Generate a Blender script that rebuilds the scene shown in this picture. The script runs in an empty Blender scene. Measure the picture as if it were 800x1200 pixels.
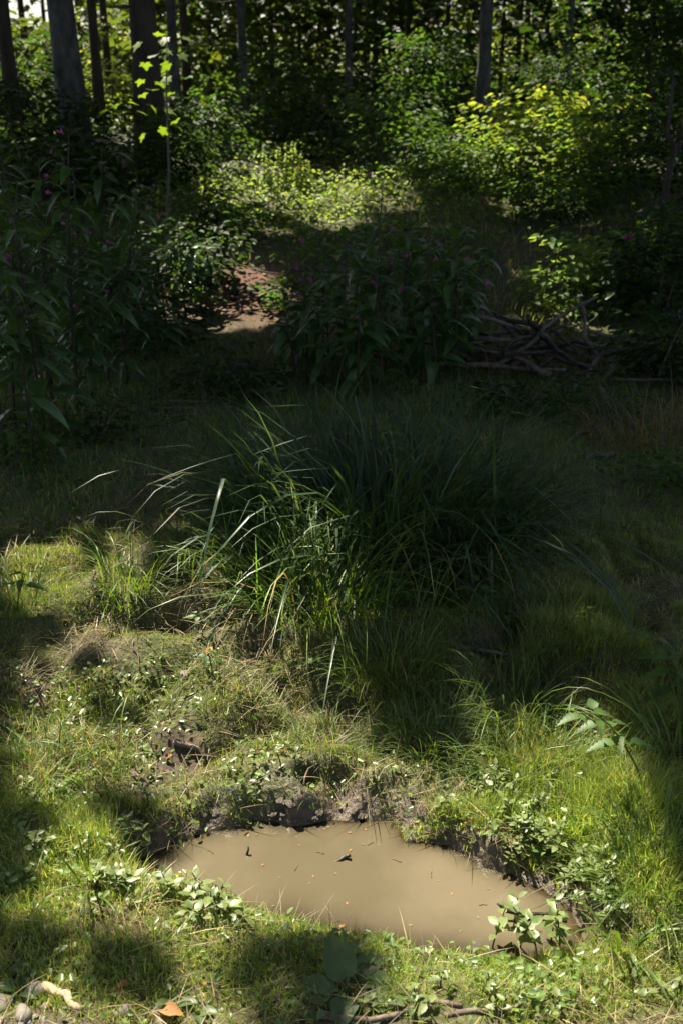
import bpy, math, random
import numpy as np
from mathutils import Vector, Matrix

SC = bpy.context.scene
COL = SC.collection
rng = np.random.default_rng(7)
random.seed(7)

# ------------------------------------------------------------------ camera, sky, sun
CAM_H, PITCH, LENS = 1.60, 21.9, 35.0
cam_d = bpy.data.cameras.new('camera')
cam_d.sensor_fit = 'VERTICAL'; cam_d.sensor_height = 36.0; cam_d.sensor_width = 24.0
cam_d.lens = LENS
cam_d.clip_start = 0.05; cam_d.clip_end = 500
cam_d.dof.use_dof = True; cam_d.dof.focus_distance = 2.7; cam_d.dof.aperture_fstop = 5.0
cam = bpy.data.objects.new('camera', cam_d)
cam.location = (0, 0, CAM_H)
cam.rotation_euler = (math.radians(90 - PITCH), 0, 0)
COL.objects.link(cam); SC.camera = cam

SUN_EL, SUN_AZ = 57.0, -35.0           # azimuth measured from +Y towards +X
el, az = math.radians(SUN_EL), math.radians(SUN_AZ)
SV = np.array([math.cos(el)*math.sin(az), math.cos(el)*math.cos(az), math.sin(el)])
world = bpy.data.worlds.new('World'); SC.world = world; world.use_nodes = True
wn = world.node_tree.nodes; wl = world.node_tree.links
bg = wn['Background']
sky = wn.new('ShaderNodeTexSky'); sky.sky_type = 'NISHITA'; sky.sun_disc = False
sky.sun_elevation = el; sky.sun_rotation = az
wl.new(sky.outputs[0], bg.inputs[0]); bg.inputs[1].default_value = 0.076
sky.dust_density = 4.0; sky.ozone_density = .4
sun_d = bpy.data.lights.new('sun', 'SUN'); sun_d.energy = 5.0; sun_d.angle = math.radians(0.5)
sun_d.color = (1.0, 0.91, 0.74)
sun = bpy.data.objects.new('sun', sun_d); COL.objects.link(sun)
sun.rotation_euler = Vector(SV).to_track_quat('Z', 'Y').to_euler()
sun.location = (3, 12, 20)

vs = SC.view_settings
vs.view_transform = 'Standard'; vs.look = 'None'; vs.gamma = 1.0; vs.exposure = 1.72
vs.use_curve_mapping = False
cy = SC.cycles
cy.max_bounces = 6; cy.diffuse_bounces = 3; cy.glossy_bounces = 2; cy.transmission_bounces = 4
cy.transparent_max_bounces = 4; cy.caustics_reflective = False; cy.caustics_refractive = False
cy.sample_clamp_indirect = 4.0; cy.use_denoising = True

# ------------------------------------------------------------------ numpy noise
_perm = np.random.default_rng(3).random((256, 256))
def vnoise(x, y):
    xi = np.floor(x).astype(int); yi = np.floor(y).astype(int)
    fx = x - xi; fy = y - yi
    fx = fx*fx*fx*(fx*(fx*6-15)+10); fy = fy*fy*fy*(fy*(fy*6-15)+10)
    g = lambda a, b: _perm[a & 255, b & 255]
    return ((g(xi, yi)*(1-fx)+g(xi+1, yi)*fx)*(1-fy) + (g(xi, yi+1)*(1-fx)+g(xi+1, yi+1)*fx)*fy)*2-1
def fbm(x, y, s, o=3, seed=0.0):
    r = 0; a = 1.0; f = 1.0/s; t = 0
    for k in range(o):
        r = r + a*vnoise(x*f+17.3*k+seed, y*f-9.1*k+seed*1.7); t += a; a *= .5; f *= 2.07
    return r/t

# ------------------------------------------------------------------ pixels of the photograph -> rays
FPX = 1200*LENS/36.0
pr = math.radians(PITCH)
def ray(px, py):
    dx = (px-400)/FPX; dy = (600-py)/FPX
    f = np.array([0, math.cos(pr), -math.sin(pr)]); u = np.array([0, math.sin(pr), math.cos(pr)])
    return np.array([1, 0, 0])*dx + u*dy + f
CAMP = np.array([0, 0, CAM_H])
def on_plane(px, py, z):
    d = ray(px, py); t = (z-CAM_H)/d[2]
    return CAMP + d*t
def at(px, py, Y):
    d = ray(px, py); return CAMP + d*(Y/d[1])

# ------------------------------------------------------------------ terrain
WATER = -0.07
PUD_PX = [(160,1014),(225,984),(300,964),(345,968),(390,963),(455,964),(472,987),(525,990),(562,1016),(616,1034),(664,1064),
          (690,1112),(610,1128),(500,1116),(430,1102),(365,1086),(300,1068),(235,1048),(180,1034)]
PUD = np.array([on_plane(a, b, WATER)[:2] for a, b in PUD_PX])
def poly_sd(x, y, P):
    x = np.asarray(x, float); y = np.asarray(y, float)
    d = np.full(x.shape, 1e9); ins = np.zeros(x.shape, bool)
    n = len(P)
    for i in range(n):
        ax, ay = P[i]; bx, by = P[(i+1) % n]
        ex, ey = bx-ax, by-ay
        t = np.clip(((x-ax)*ex+(y-ay)*ey)/(ex*ex+ey*ey+1e-12), 0, 1)
        d = np.minimum(d, (x-ax-ex*t)**2+(y-ay-ey*t)**2)
        c = ((ay > y) != (by > y)) & (x < (bx-ax)*(y-ay)/(by-ay+1e-12)+ax)
        ins ^= c
    d = np.sqrt(d)
    return np.where(ins, -d, d)
PC = PUD.mean(0)
KY = [-60, 0, 1.6, 2.05, 2.3, 3.0, 4.0, 5.5, 6.5, 8.0, 10.0, 12.0, 16.0, 30.0, 45.0, 60.0, 130.0]
KZ = [0, 0, 0.0, -0.01, 0.022, 0.16, 0.20, 0.21, 0.26, 0.50, 0.78, 0.90, 1.05, 1.5, 2.6, 5.2, 8.0]
def sstep(a, b, x):
    t = np.clip((x-a)/(b-a), 0, 1); return t*t*(3-2*t)
def H(x, y):
    x = np.asarray(x, float); y = np.asarray(y, float)
    z = np.interp(y, KY, KZ)
    # the mossy hummocks behind the puddle
    wx = x + .05*fbm(x, y, .3, 2, 5); wy = y + .05*fbm(x, y, .3, 2, 9)
    hum = sstep(1.95, 2.45, y)*(1-sstep(3.1, 3.7, y))
    bil = np.abs(fbm(wx, wy*1.3, .36, 2, 2))
    z = z + hum*(.085*(np.minimum(bil*2.6, 1)**.7)-.055)
    z = z + (.012+.02*hum)*fbm(x, y, .13, 2, 21) + .05*fbm(x, y, 1.6, 2, 33)*sstep(2.2, 4, y)
    z = z + .16*fbm(x, y, 3.2, 2, 40)*sstep(6, 9, y)
    # right hand bank of the hollow and the left one
    z = z + .05*sstep(.45, .8, x)*sstep(1.55, 1.9, y)*(1-sstep(2.6, 3.2, y))
    z = z + .25*sstep(1.6, 3.2, np.abs(x))*sstep(4.5, 6, y)
    sd = poly_sd(x, y, PUD) + .012*fbm(x, y, .09, 2, 50)
    back = sstep(-.10, .10, (y-PC[1]) + .35*np.abs(x-PC[0]-.05)+.0)   # steep banks behind and beside, a flat shore in front
    prof_b = WATER + np.where(sd > 0, (1.5+1.6*fbm(x, y, .16, 2, 72))*sd-.006+.016*fbm(x, y, .055, 3, 71), .8*sd-.012)
    prof_f = WATER + np.where(sd > 0, .55*sd+.004, .6*sd)
    prof = prof_b*back+prof_f*(1-back)
    k = .02
    h = np.clip(.5+.5*(prof-z)/k, 0, 1)
    z = prof*(1-h)+z*h-k*h*(1-h)
    # wet clods on the bank
    z = z + .022*fbm(x, y, .045, 3, 80)*(1-sstep(.10, .25, sd))*sstep(-.01, .02, sd)*back
    return z
def hz(x, y): return float(H(np.array([x]), np.array([y]))[0])
def ground(px, py):
    d = ray(px, py); t = np.geomspace(.8, 60, 500)
    for rep in range(2):
        P = CAMP[None]+d[None]*t[:, None]
        hh = H(P[:, 0], P[:, 1]); i = int(np.argmax(P[:, 2] < hh))
        if i == 0: i = len(t)-1
        if rep == 0: t = np.linspace(t[i-1], t[i], 60)
    return np.array([P[i, 0], P[i, 1], hh[i]])

# ------------------------------------------------------------------ mesh helpers
def mesh_np(name, V, T=None, Q=None, C=None, smooth=True, A=None):
    me = bpy.data.meshes.new(name)
    V = np.asarray(V, np.float32)
    T = np.zeros((0, 3), np.int32) if T is None else np.asarray(T, np.int32)
    Q = np.zeros((0, 4), np.int32) if Q is None else np.asarray(Q, np.int32)
    me.vertices.add(len(V)); me.vertices.foreach_set('co', V.ravel())
    nl = T.size+Q.size; me.loops.add(nl)
    me.loops.foreach_set('vertex_index', np.concatenate([T.ravel(), Q.ravel()]))
    npol = len(T)+len(Q); me.polygons.add(npol)
    st = np.concatenate([np.arange(len(T))*3, len(T)*3+np.arange(len(Q))*4]).astype(np.int32)
    me.polygons.foreach_set('loop_start', st)
    me.polygons.foreach_set('use_smooth', np.full(npol, smooth))
    me.update(calc_edges=True)
    if C is not None:
        a = me.color_attributes.new('Col', 'FLOAT_COLOR', 'POINT')
        c = np.ones((len(V), 4), np.float32); c[:, :3] = C
        a.data.foreach_set('color', c.ravel())
    if A:
        for k, v in A.items():
            a = me.attributes.new(k, 'FLOAT', 'POINT'); a.data.foreach_set('value', np.asarray(v, np.float32))
    me.validate()
    return me
def obj(name, me, mat=None, parent=None, loc=None, rot=None, scale=None):
    o = bpy.data.objects.new(name, me)
    if mat is not None and not me.materials: me.materials.append(mat)
    if parent is not None: o.parent = parent
    if loc is not None: o.location = loc
    if rot is not None: o.rotation_euler = rot
    if scale is not None: o.scale = scale if hasattr(scale, '__len__') else (scale,)*3
    COL.objects.link(o); return o
def empty(name, loc=(0, 0, 0), rz=0.0):
    o = bpy.data.objects.new(name, None); o.empty_display_size = .1
    o.location = loc; o.rotation_euler = (0, 0, rz); COL.objects.link(o); return o
def tag(o, label=None, cat=None, group=None, kind=None):
    if label: o['label'] = label
    if cat: o['category'] = cat
    if group: o['group'] = group
    if kind: o['kind'] = kind
    return o
def nrm(v): return v/np.maximum(np.linalg.norm(v, axis=-1, keepdims=True), 1e-9)

class Acc:
    def __init__(s): s.V = []; s.T = []; s.Q = []; s.C = []; s.n = 0
    def add(s, V, T=None, Q=None, C=None):
        V = np.asarray(V)
        if T is not None and len(T): s.T.append(np.asarray(T)+s.n)
        if Q is not None and len(Q): s.Q.append(np.asarray(Q)+s.n)
        s.V.append(V); s.n += len(V)
        s.C.append(np.broadcast_to(np.asarray(C if C is not None else (1, 1, 1), float), (len(V), 3)))
    def mesh(s, name, smooth=True):
        return mesh_np(name, np.concatenate(s.V), np.concatenate(s.T) if s.T else None,
                       np.concatenate(s.Q) if s.Q else None, np.concatenate(s.C), smooth)

def blades(base, azm, L, W, lean, curve, seg, col, twist=None, fold=0.0):
    """N grass blades as tapering curved strips -> V, T, Q, C"""
    N = len(L); t = np.linspace(0, 1, seg+1)
    tm = (t[1:]+t[:-1])/2
    th = lean[:, None]+curve[:, None]*tm[None]**1.3
    st = L[:, None]/seg
    r = np.concatenate([np.zeros((N, 1)), np.cumsum(np.sin(th)*st, 1)], 1)
    z = np.concatenate([np.zeros((N, 1)), np.cumsum(np.cos(th)*st, 1)], 1)
    ca, sa = np.cos(azm)[:, None], np.sin(azm)[:, None]
    cen = np.stack([base[:, 0:1]+r*ca, base[:, 1:2]+r*sa, base[:, 2:3]+z], -1)
    ta = azm + np.pi/2 + (0 if twist is None else twist)
    wd = np.stack([np.cos(ta), np.sin(ta), np.zeros(N)], -1)[:, None, :]
    prof = np.minimum(1, .55+1.6*t)*np.clip(1-t**2.4, 0, 1)
    w = (W[:, None]*prof[None]/2)[..., None]
    if fold > 0:
        up = np.stack([-np.cos(th)*ca, -np.cos(th)*sa, np.sin(th)], -1)
        a = cen[:, :seg]-wd*w[:, :seg]+up*w[:, :seg]*fold; b = cen[:, :seg]; c = cen[:, :seg]+wd*w[:, :seg]+up*w[:, :seg]*fold
        V = np.concatenate([np.stack([a, b, c], 2).reshape(N, seg*3, 3), cen[:, seg:]], 1)
        k = seg*3+1; off = (np.arange(N)*k)[:, None, None]
        q = []
        for i in range(seg-1):
            for j in (0, 1): q.append([3*i+j, 3*i+j+1, 3*i+4+j, 3*i+3+j])
        Q = (np.array(q)[None]+off).reshape(-1, 4)
        e = 3*(seg-1)
        T = (np.array([[e, e+1, k-1], [e+1, e+2, k-1]])[None]+off).reshape(-1, 3)
    else:
        a = cen[:, :seg]-wd*w[:, :seg]; c = cen[:, :seg]+wd*w[:, :seg]
        V = np.concatenate([np.stack([a, c], 2).reshape(N, seg*2, 3), cen[:, seg:]], 1)
        k = seg*2+1; off = (np.arange(N)*k)[:, None, None]
        Q = (np.array([[2*i, 2*i+1, 2*i+3, 2*i+2] for i in range(seg-1)]).reshape(-1, 4)[None]+off).reshape(-1, 4)
        e = 2*(seg-1)
        T = (np.array([[e, e+1, k-1]])[None]+off).reshape(-1, 3)
    C = np.repeat(col, k, 0)
    return V.reshape(-1, 3), T, Q, C

def leaf_template(L, W, nsec=5, fold=.25, droop=.25, peak=.4, tip=1.0, wave=0.0, petiole=0.0):
    """leaf lying along +X, up +Z, folded on its midrib and drooping"""
    V = []; Q = []; T = []
    t = np.linspace(0, 1, nsec+1)
    for i, s in enumerate(t):
        w = W/2*(s/peak)**.7*math.exp(.7*(1-s/peak)) if s < peak else W/2*max(0, 1-((s-peak)/(1-peak))**(1.6*tip))
        x = petiole+L*s; z = -droop*L*s*s + droop*.3*L*s
        wv = wave*W*math.sin(s*9)
        V += [(x, -w, z+fold*w+wv), (x, 0, z), (x, w, z+fold*w-wv)]
    for i in range(nsec):
        for j in (0, 1): Q.append([3*i+j, 3*i+3+j, 3*i+4+j, 3*i+j+1])
    V = np.array(V)
    if petiole > 0:
        n = len(V); r = .012*L+.0008
        V = np.concatenate([V, [(0, -r, .0), (0, r, 0), (petiole, -r, 0), (petiole, r, 0)]])
        Q.append([n, n+2, n+3, n+1])
    return V, np.array(Q)
def rhomb(L, W, fold=.2):
    V = np.array([(0, 0, 0), (.45*L, -W/2, fold*W/2), (L, 0, -.1*L), (.45*L, W/2, fold*W/2)])
    return V, np.array([[0, 1, 2], [0, 2, 3]])
def hexleaf(L, W, fold=.25):
    V = np.array([(0, 0, 0), (.3*L, -W*.45, fold*W/2), (.68*L, -W*.4, fold*W*.35), (L, 0, -.16*L), (.68*L, W*.4, fold*W*.35), (.3*L, W*.45, fold*W/2)])
    return V, np.array([[0, 1, 2], [0, 2, 3], [0, 3, 4], [0, 4, 5]])
def frames(head, up):
    x = nrm(head); y = nrm(np.cross(up, x)); z = np.cross(x, y)
    return np.stack([x, y, z], -1)
def scatter(tmpl, pos, R, s, col):
    V0 = tmpl[0]; F = tmpl[1]; N = len(pos); k = len(V0)
    V = np.einsum('nij,kj->nki', R, V0)*np.asarray(s)[:, None, None]+pos[:, None]
    Fo = (F[None]+(np.arange(N)*k)[:, None, None]).reshape(-1, F.shape[1])
    return V.reshape(-1, 3), Fo, np.repeat(col, k, 0)
def rand_heads(n, zs=.3):
    a = rng.uniform(0, 2*np.pi, n); return np.stack([np.cos(a), np.sin(a), rng.normal(-.15, zs, n)], -1)
def rand_ups(n, tilt=.45):
    return nrm(np.stack([rng.normal(0, tilt, n), rng.normal(0, tilt, n), np.ones(n)], -1))
def vcol(n, base, var=.25, hue=.12):
    b = np.array(base)[None]*np.exp(rng.normal(0, var, (n, 1)))
    h = rng.normal(0, hue, n); b = b*np.stack([1+h, np.ones(n), 1-.5*h], -1)
    return np.clip(b, .002, .9)
def tube(path, rad, ring=8, cap=True, noise=0.0, seed=0):
    P = np.asarray(path, float); n = len(P); rad = np.broadcast_to(np.asarray(rad, float), (n,))
    tg = nrm(np.gradient(P, axis=0)); ref = np.array([0, 0, 1.0]) if abs(tg[0][2]) < .8 else np.array([1.0, 0, 0])
    a = nrm(np.cross(tg, ref[None])); b = np.cross(tg, a)
    th = np.linspace(0, 2*np.pi, ring, endpoint=False)
    rr = rad[:, None]*np.ones((1, ring))
    if noise: rr = rr*(1+noise*np.random.default_rng(seed).normal(0, 1, rr.shape))
    V = P[:, None]+rr[..., None]*(np.cos(th)[None, :, None]*a[:, None]+np.sin(th)[None, :, None]*b[:, None])
    Q = []
    for i in range(n-1):
        for j in range(ring):
            Q.append([i*ring+j, i*ring+(j+1) % ring, (i+1)*ring+(j+1) % ring, (i+1)*ring+j])
    V = V.reshape(-1, 3); T = []
    if cap:
        V = np.concatenate([V, P[:1], P[-1:]]); m = n*ring
        for j in range(ring):
            T.append([m, (j+1) % ring, j]); T.append([m+1, (n-1)*ring+j, (n-1)*ring+(j+1) % ring])
    return V, np.array(T).reshape(-1, 3), np.array(Q)

# ------------------------------------------------------------------ materials
def new_mat(name):
    m = bpy.data.materials.new(name); m.use_nodes = True
    nt = m.node_tree; p = nt.nodes['Principled BSDF']; return m, nt, p
def noise_node(nt, scale, detail=4, coord='Object', rough=.6):
    tc = nt.nodes.new('ShaderNodeTexCoord'); n = nt.nodes.new('ShaderNodeTexNoise')
    n.inputs['Scale'].default_value = scale; n.inputs['Detail'].default_value = detail; n.inputs['Roughness'].default_value = rough
    nt.links.new(tc.outputs[coord], n.inputs['Vector']); return n
def ramp(nt, fac, stops):
    r = nt.nodes.new('ShaderNodeValToRGB')
    while len(r.color_ramp.elements) < len(stops): r.color_ramp.elements.new(.5)
    for e, (p, c) in zip(r.color_ramp.elements, stops): e.position = p; e.color = (*c, 1)
    nt.links.new(fac, r.inputs[0]); return r
def mixc(nt, a, b, fac, mode='MULTIPLY'):
    m = nt.nodes.new('ShaderNodeMix'); m.data_type = 'RGBA'; m.blend_type = mode
    for s, v in ((0, fac), (6, a), (7, b)):
        if hasattr(v, 'links'): nt.links.new(v, m.inputs[s])
        elif isinstance(v, (int, float)): m.inputs[s].default_value = v
        else: m.inputs[s].default_value = (*v, 1)
    return m.outputs[2]
def leaf_mat(name, color=None, trans=.45, rough=.45, tint=(1.75, 1.7, .55), spec=.4, objvar=.0):
    """two-sided leaf: a glossy skin over diffuse reflection and transmission"""
    m, nt, p = new_mat(name)
    if color is None:
        at_ = nt.nodes.new('ShaderNodeVertexColor'); at_.layer_name = 'Col'; c = at_.outputs[0]
    else:
        n = noise_node(nt, 30, 3)
        r = ramp(nt, n.outputs[0], [(.3, tuple(v*.75 for v in color)), (.7, tuple(v*1.2 for v in color))]); c = r.outputs[0]
    if objvar:
        oi = nt.nodes.new('ShaderNodeObjectInfo')
        r2 = ramp(nt, oi.outputs['Random'], [(0, (1-objvar, 1-objvar*.8, 1-objvar)), (1, (1+objvar, 1+objvar*.7, 1))])
        c = mixc(nt, c, r2.outputs[0], 1.0)
    nt.links.new(c, p.inputs['Base Color'])
    p.inputs['Roughness'].default_value = rough; p.inputs['Specular IOR Level'].default_value = spec
    tr = nt.nodes.new('ShaderNodeBsdfTranslucent')
    tc = mixc(nt, c, tint, 1.0); nt.links.new(tc, tr.inputs[0])
    mx = nt.nodes.new('ShaderNodeMixShader'); mx.inputs[0].default_value = trans
    nt.links.new(p.outputs[0], mx.inputs[1]); nt.links.new(tr.outputs[0], mx.inputs[2])
    nt.links.new(mx.outputs[0], nt.nodes['Material Output'].inputs[0])
    return m
def bark_mat(name, ca, cb, scale=8, bump=.6, stretch=(1, 1, .25), rough=.9):
    m, nt, p = new_mat(name)
    tc = nt.nodes.new('ShaderNodeTexCoord'); mp = nt.nodes.new('ShaderNodeMapping'); mp.inputs['Scale'].default_value = stretch
    n = nt.nodes.new('ShaderNodeTexNoise'); n.inputs['Scale'].default_value = scale; n.inputs['Detail'].default_value = 6
    nt.links.new(tc.outputs['Object'], mp.inputs[0]); nt.links.new(mp.outputs[0], n.inputs['Vector'])
    r = ramp(nt, n.outputs[0], [(.32, ca), (.68, cb)]); nt.links.new(r.outputs[0], p.inputs['Base Color'])
    b = nt.nodes.new('ShaderNodeBump'); b.inputs['Strength'].default_value = bump; b.inputs['Distance'].default_value = .02
    nt.links.new(n.outputs[0], b.inputs['Height']); nt.links.new(b.outputs[0], p.inputs['Normal'])
    p.inputs['Roughness'].default_value = rough; p.inputs['Specular IOR Level'].default_value = .25
    return m

# soil: vertex colours carry moss, mud and needle litter; fine grain on top; wet near the water
m_soil, nt, p = new_mat('soil')
va = nt.nodes.new('ShaderNodeVertexColor'); va.layer_name = 'Col'
n1 = noise_node(nt, 60, 6); n2 = noise_node(nt, 9, 5)
r1 = ramp(nt, n1.outputs[0], [(.3, (.45, .45, .45)), (.72, (1.5, 1.45, 1.4))])
r2 = ramp(nt, n2.outputs[0], [(.35, (.7, .72, .7)), (.68, (1.25, 1.2, 1.15))])
c = mixc(nt, va.outputs[0], r1.outputs[0], 1.0); c = mixc(nt, c, r2.outputs[0], 1.0)
nt.links.new(c, p.inputs['Base Color'])
wa = nt.nodes.new('ShaderNodeAttribute'); wa.attribute_name = 'wet'
mr = nt.nodes.new('ShaderNodeMapRange'); mr.inputs[3].default_value = .95; mr.inputs[4].default_value = .32
nt.links.new(wa.outputs['Fac'], mr.inputs[0]); nt.links.new(mr.outputs[0], p.inputs['Roughness'])
bp = nt.nodes.new('ShaderNodeBump'); bp.inputs['Strength'].default_value = .9; bp.inputs['Distance'].default_value = .012
nt.links.new(n1.outputs[0], bp.inputs['Height']); nt.links.new(bp.outputs[0], p.inputs['Normal'])

# muddy water: opaque where deep, the bed showing through at the shallow rim, a mirror skin on top
m_water, nt, p = new_mat('muddy_water')
n = noise_node(nt, 3.0, 5); r = ramp(nt, n.outputs[0], [(.35, (.098, .082, .050)), (.65, (.140, .116, .076))])
nt.links.new(r.outputs[0], p.inputs['Base Color']); p.inputs['Roughness'].default_value = 1; p.inputs['Specular IOR Level'].default_value = 0
ta_ = nt.nodes.new('ShaderNodeAttribute'); ta_.attribute_name = 'turbid'
tr_ = nt.nodes.new('ShaderNodeBsdfTransparent'); tr_.inputs[0].default_value = (.62, .5, .33, 1)
mx1 = nt.nodes.new('ShaderNodeMixShader'); nt.links.new(ta_.outputs['Fac'], mx1.inputs[0]); nt.links.new(tr_.outputs[0], mx1.inputs[1]); nt.links.new(p.outputs[0], mx1.inputs[2])
gl_ = nt.nodes.new('ShaderNodeBsdfGlossy'); gl_.inputs['Roughness'].default_value = .025
fr_ = nt.nodes.new('ShaderNodeFresnel'); fr_.inputs[0].default_value = 1.45
nb = noise_node(nt, 9, 2); bp = nt.nodes.new('ShaderNodeBump'); bp.inputs['Strength'].default_value = .06; bp.inputs['Distance'].default_value = .01
nt.links.new(nb.outputs[0], bp.inputs['Height']); nt.links.new(bp.outputs[0], gl_.inputs['Normal'])
mx2 = nt.nodes.new('ShaderNodeMixShader'); nt.links.new(fr_.outputs[0], mx2.inputs[0]); nt.links.new(mx1.outputs[0], mx2.inputs[1]); nt.links.new(gl_.outputs[0], mx2.inputs[2])
nt.links.new(mx2.outputs[0], nt.nodes['Material Output'].inputs[0])

m_grass = leaf_mat('grass_blades', None, .45, .45, spec=.35)
m_cover = leaf_mat('cover_leaves', None, .42, .5, spec=.25)
m_weed = leaf_mat('weed_leaves', None, .38, .36, spec=.6)
m_crown = leaf_mat('crown_leaves', None, .5, .55, spec=.2)
m_canopy = leaf_mat('canopy_leaves', None, .18, .5)
m_sedge = leaf_mat('sedge_blade', (.038, .080, .040), .35, .40, objvar=.35, spec=.45)
m_tuft = leaf_mat('tuft_blade', (.10, .16, .03), .42, .38, objvar=.35)
m_balsam = leaf_mat('balsam_leaf', (.055, .11, .035), .35, .36, objvar=.35, spec=.6)
m_brook = leaf_mat('speedwell_leaf', (.16, .215, .085), .36, .42, objvar=.3, spec=.45)
m_nettle = leaf_mat('nettle_leaf', (.06, .115, .024), .40, .5, objvar=.25)
m_dock = leaf_mat('dock_leaf', (.085, .13, .055), .3, .42, objvar=.25)
m_straw = leaf_mat('dry_blade', (.26, .19, .09), .3, .7, tint=(1.1, 1, .8), objvar=.3)
m_stem = leaf_mat('green_stem', (.09, .12, .035), .1, .4)
m_redstem = leaf_mat('reddish_stem', (.06, .05, .03), .1, .55, spec=.2)
m_petal = leaf_mat('pink_petal', (.42, .10, .30), .4, .6, tint=(1.1, .8, 1.1), objvar=.2)
m_dead = leaf_mat('dead_leaf', (.30, .15, .06), .25, .7, tint=(1.2, .9, .6), objvar=.3)
m_bark = bark_mat('dark_bark', (.028, .023, .018), (.075, .060, .047), 9)
m_grey = bark_mat('grey_bark', (.030, .032, .030), (.125, .125, .12), 11, .5, (1, 1, .5))
m_twig = bark_mat('twig_bark', (.06, .045, .035), (.19, .15, .115), 30, .5)
m_drift = bark_mat('bare_wood', (.25, .17, .10), (.48, .36, .25), 25, .4, (1, 1, 1))
m_stone = bark_mat('pebble_stone', (.13, .115, .095), (.27, .245, .21), 25, .3, (1, 1, 1), .8)
m_black = bark_mat('wet_wood', (.02, .016, .012), (.07, .055, .04), 30, .5, (1, 1, 1), .35)

# ------------------------------------------------------------------ chosen light patches, for which the canopy is carved open
def sunplane(P):
    P = np.asarray(P, float); return P[..., :2]-P[..., 2:3]*SV[None, :2]/SV[2]
LIT_PX = [
  [(0,1062),(50,1042),(90,1005),(150,1005),(185,1040),(300,1050),(335,1010),(355,965),(370,935),(430,900),(520,905),(560,880),(640,870),(720,880),(760,960),(740,1040),(800,1075),(830,1290),(520,1290),(470,1180),(430,1098),(350,1092),(300,1104),(200,1104),(100,1094),(0,1080)],
  [(-20,1154),(60,1156),(130,1170),(200,1190),(260,1215),(260,1290),(-20,1290)],
  [(95,690),(140,655),(190,690),(265,690),(310,735),(330,775),(300,830),(220,835),(150,800),(110,750)],
  [(0,675),(70,655),(95,690),(60,720),(0,715)],
  [(170,840),(330,835),(430,830),(440,890),(340,930),(230,950),(180,930)],
  [(0,880),(60,860),(140,885),(130,925),(40,930)],
  [(230,252),(300,228),(370,228),(425,245),(430,265),(340,276),(240,268)],
  [(285,335),(330,322),(345,355),(300,365)],
]
LIT = [sunplane(np.array([ground(a, b) for a, b in P])) for P in LIT_PX]
# lit volumes in the bushes: pixel, distance, radius
LIT_VOL = [(610,160,11.2,1.2),(690,190,10.5,.9),(740,205,10,.6),(580,185,10.6,.8),(700,325,7.2,.6),(655,362,6.9,.4),(740,310,7.2,.4),(335,200,10.6,.55),(620,140,11.0,.7),(650,170,11.0,.6),
           (480,225,10.5,.6),(500,60,15,.9),(140,110,15,1.2),(600,55,26,1.8),(620,80,22,1.2),(680,35,24,1.6),(145,110,22,1.5),(140,60,27,1.8),(230,80,16,.6),(445,125,13,.5),(700,60,17,1.2),
           (150,40,20,1.6),(470,95,15,.5),(750,110,14,.7),(250,190,11,.5),(180,90,8.0,.5),(185,50,8.0,.35),(725,215,10,.7),(660,215,9.8,.5),(235,120,13,.8),(330,60,17,.9),(100,60,18,1.4),(310,520,3.4,.06),(370,560,3.2,.06),(340,640,2.9,.07),(400,650,2.85,.05)]
VOL = [(sunplane(at(a, b, Y)[None])[0], r) for a, b, Y, r in LIT_VOL]
SHADE = [(sunplane(at(432, 560, 3.2)[None])[0], .52, .34), (sunplane(at(340, 560, 3.2)[None])[0], .28, .26), (sunplane(at(380, 660, 2.95)[None])[0], .26, .16)]  # spots where the canopy is kept closed to shade the tussock
HALF_PX = [   # outline, how open the canopy is there
  ([(0,640),(130,620),(300,690),(310,790),(420,840),(560,850),(560,930),(430,930),(150,960),(0,960)], .76),
  ([(320,740),(560,740),(620,800),(560,850),(350,800)], .28),
  ([(580,680),(800,680),(800,840),(640,840)], .38),
  ([(620,840),(740,830),(800,900),(800,1060),(740,1060),(700,930),(600,900)], .55),
  ([(0,840),(180,860),(180,1010),(0,1060)], .78),
  ([(0,500),(230,520),(230,620),(0,620)], .22),
  ([(60,1166),(330,1174),(420,1172),(560,1170),(820,1185),(820,1280),(100,1280)], .85),
  ([(180,300),(420,300),(360,400),(200,390)], .35),
]
HALF = [(sunplane(np.array([ground(a, b) for a, b in P])), k_) for P, k_ in HALF_PX]
def lit(u, v, grow=.0):
    """1 where a gap lets the sun through, part of it where the canopy is thin"""
    wu = u+.06*fbm(u, v, .3, 3, 3); wv = v+.06*fbm(u, v, .3, 3, 8)
    r = np.zeros(u.shape)
    dap = fbm(u, v, .13, 2, 19); dap2 = fbm(u, v, .45, 2, 39)
    for P, k_ in HALF: r = np.maximum(r, np.where(poly_sd(wu, wv, P) < 0, np.clip(k_+1.1*dap, 0, .97), 0))
    for P in LIT: r = np.where(poly_sd(wu, wv, P) < grow, 1, r)
    for c, ru, rv in SHADE: r = np.where(((wu-c[0])/ru)**2+((wv-c[1])/rv)**2 < 1, np.minimum(r, .08), r)
    for (c, rad) in VOL:
        r = np.where((np.hypot(wu-c[0], (wv-c[1])*.8) < rad+grow) & (dap2 > -.28*(rad > .2)-.9*(rad < .2)), 1, r)
    far = fbm(u, v, 1.2, 3, 60)
    r = np.maximum(r, np.where(v > 17, .55, 0))
    r = np.where((v > 8.5) & (far > np.where(v > 15, .32, .46)), 1, r)
    return r

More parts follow.
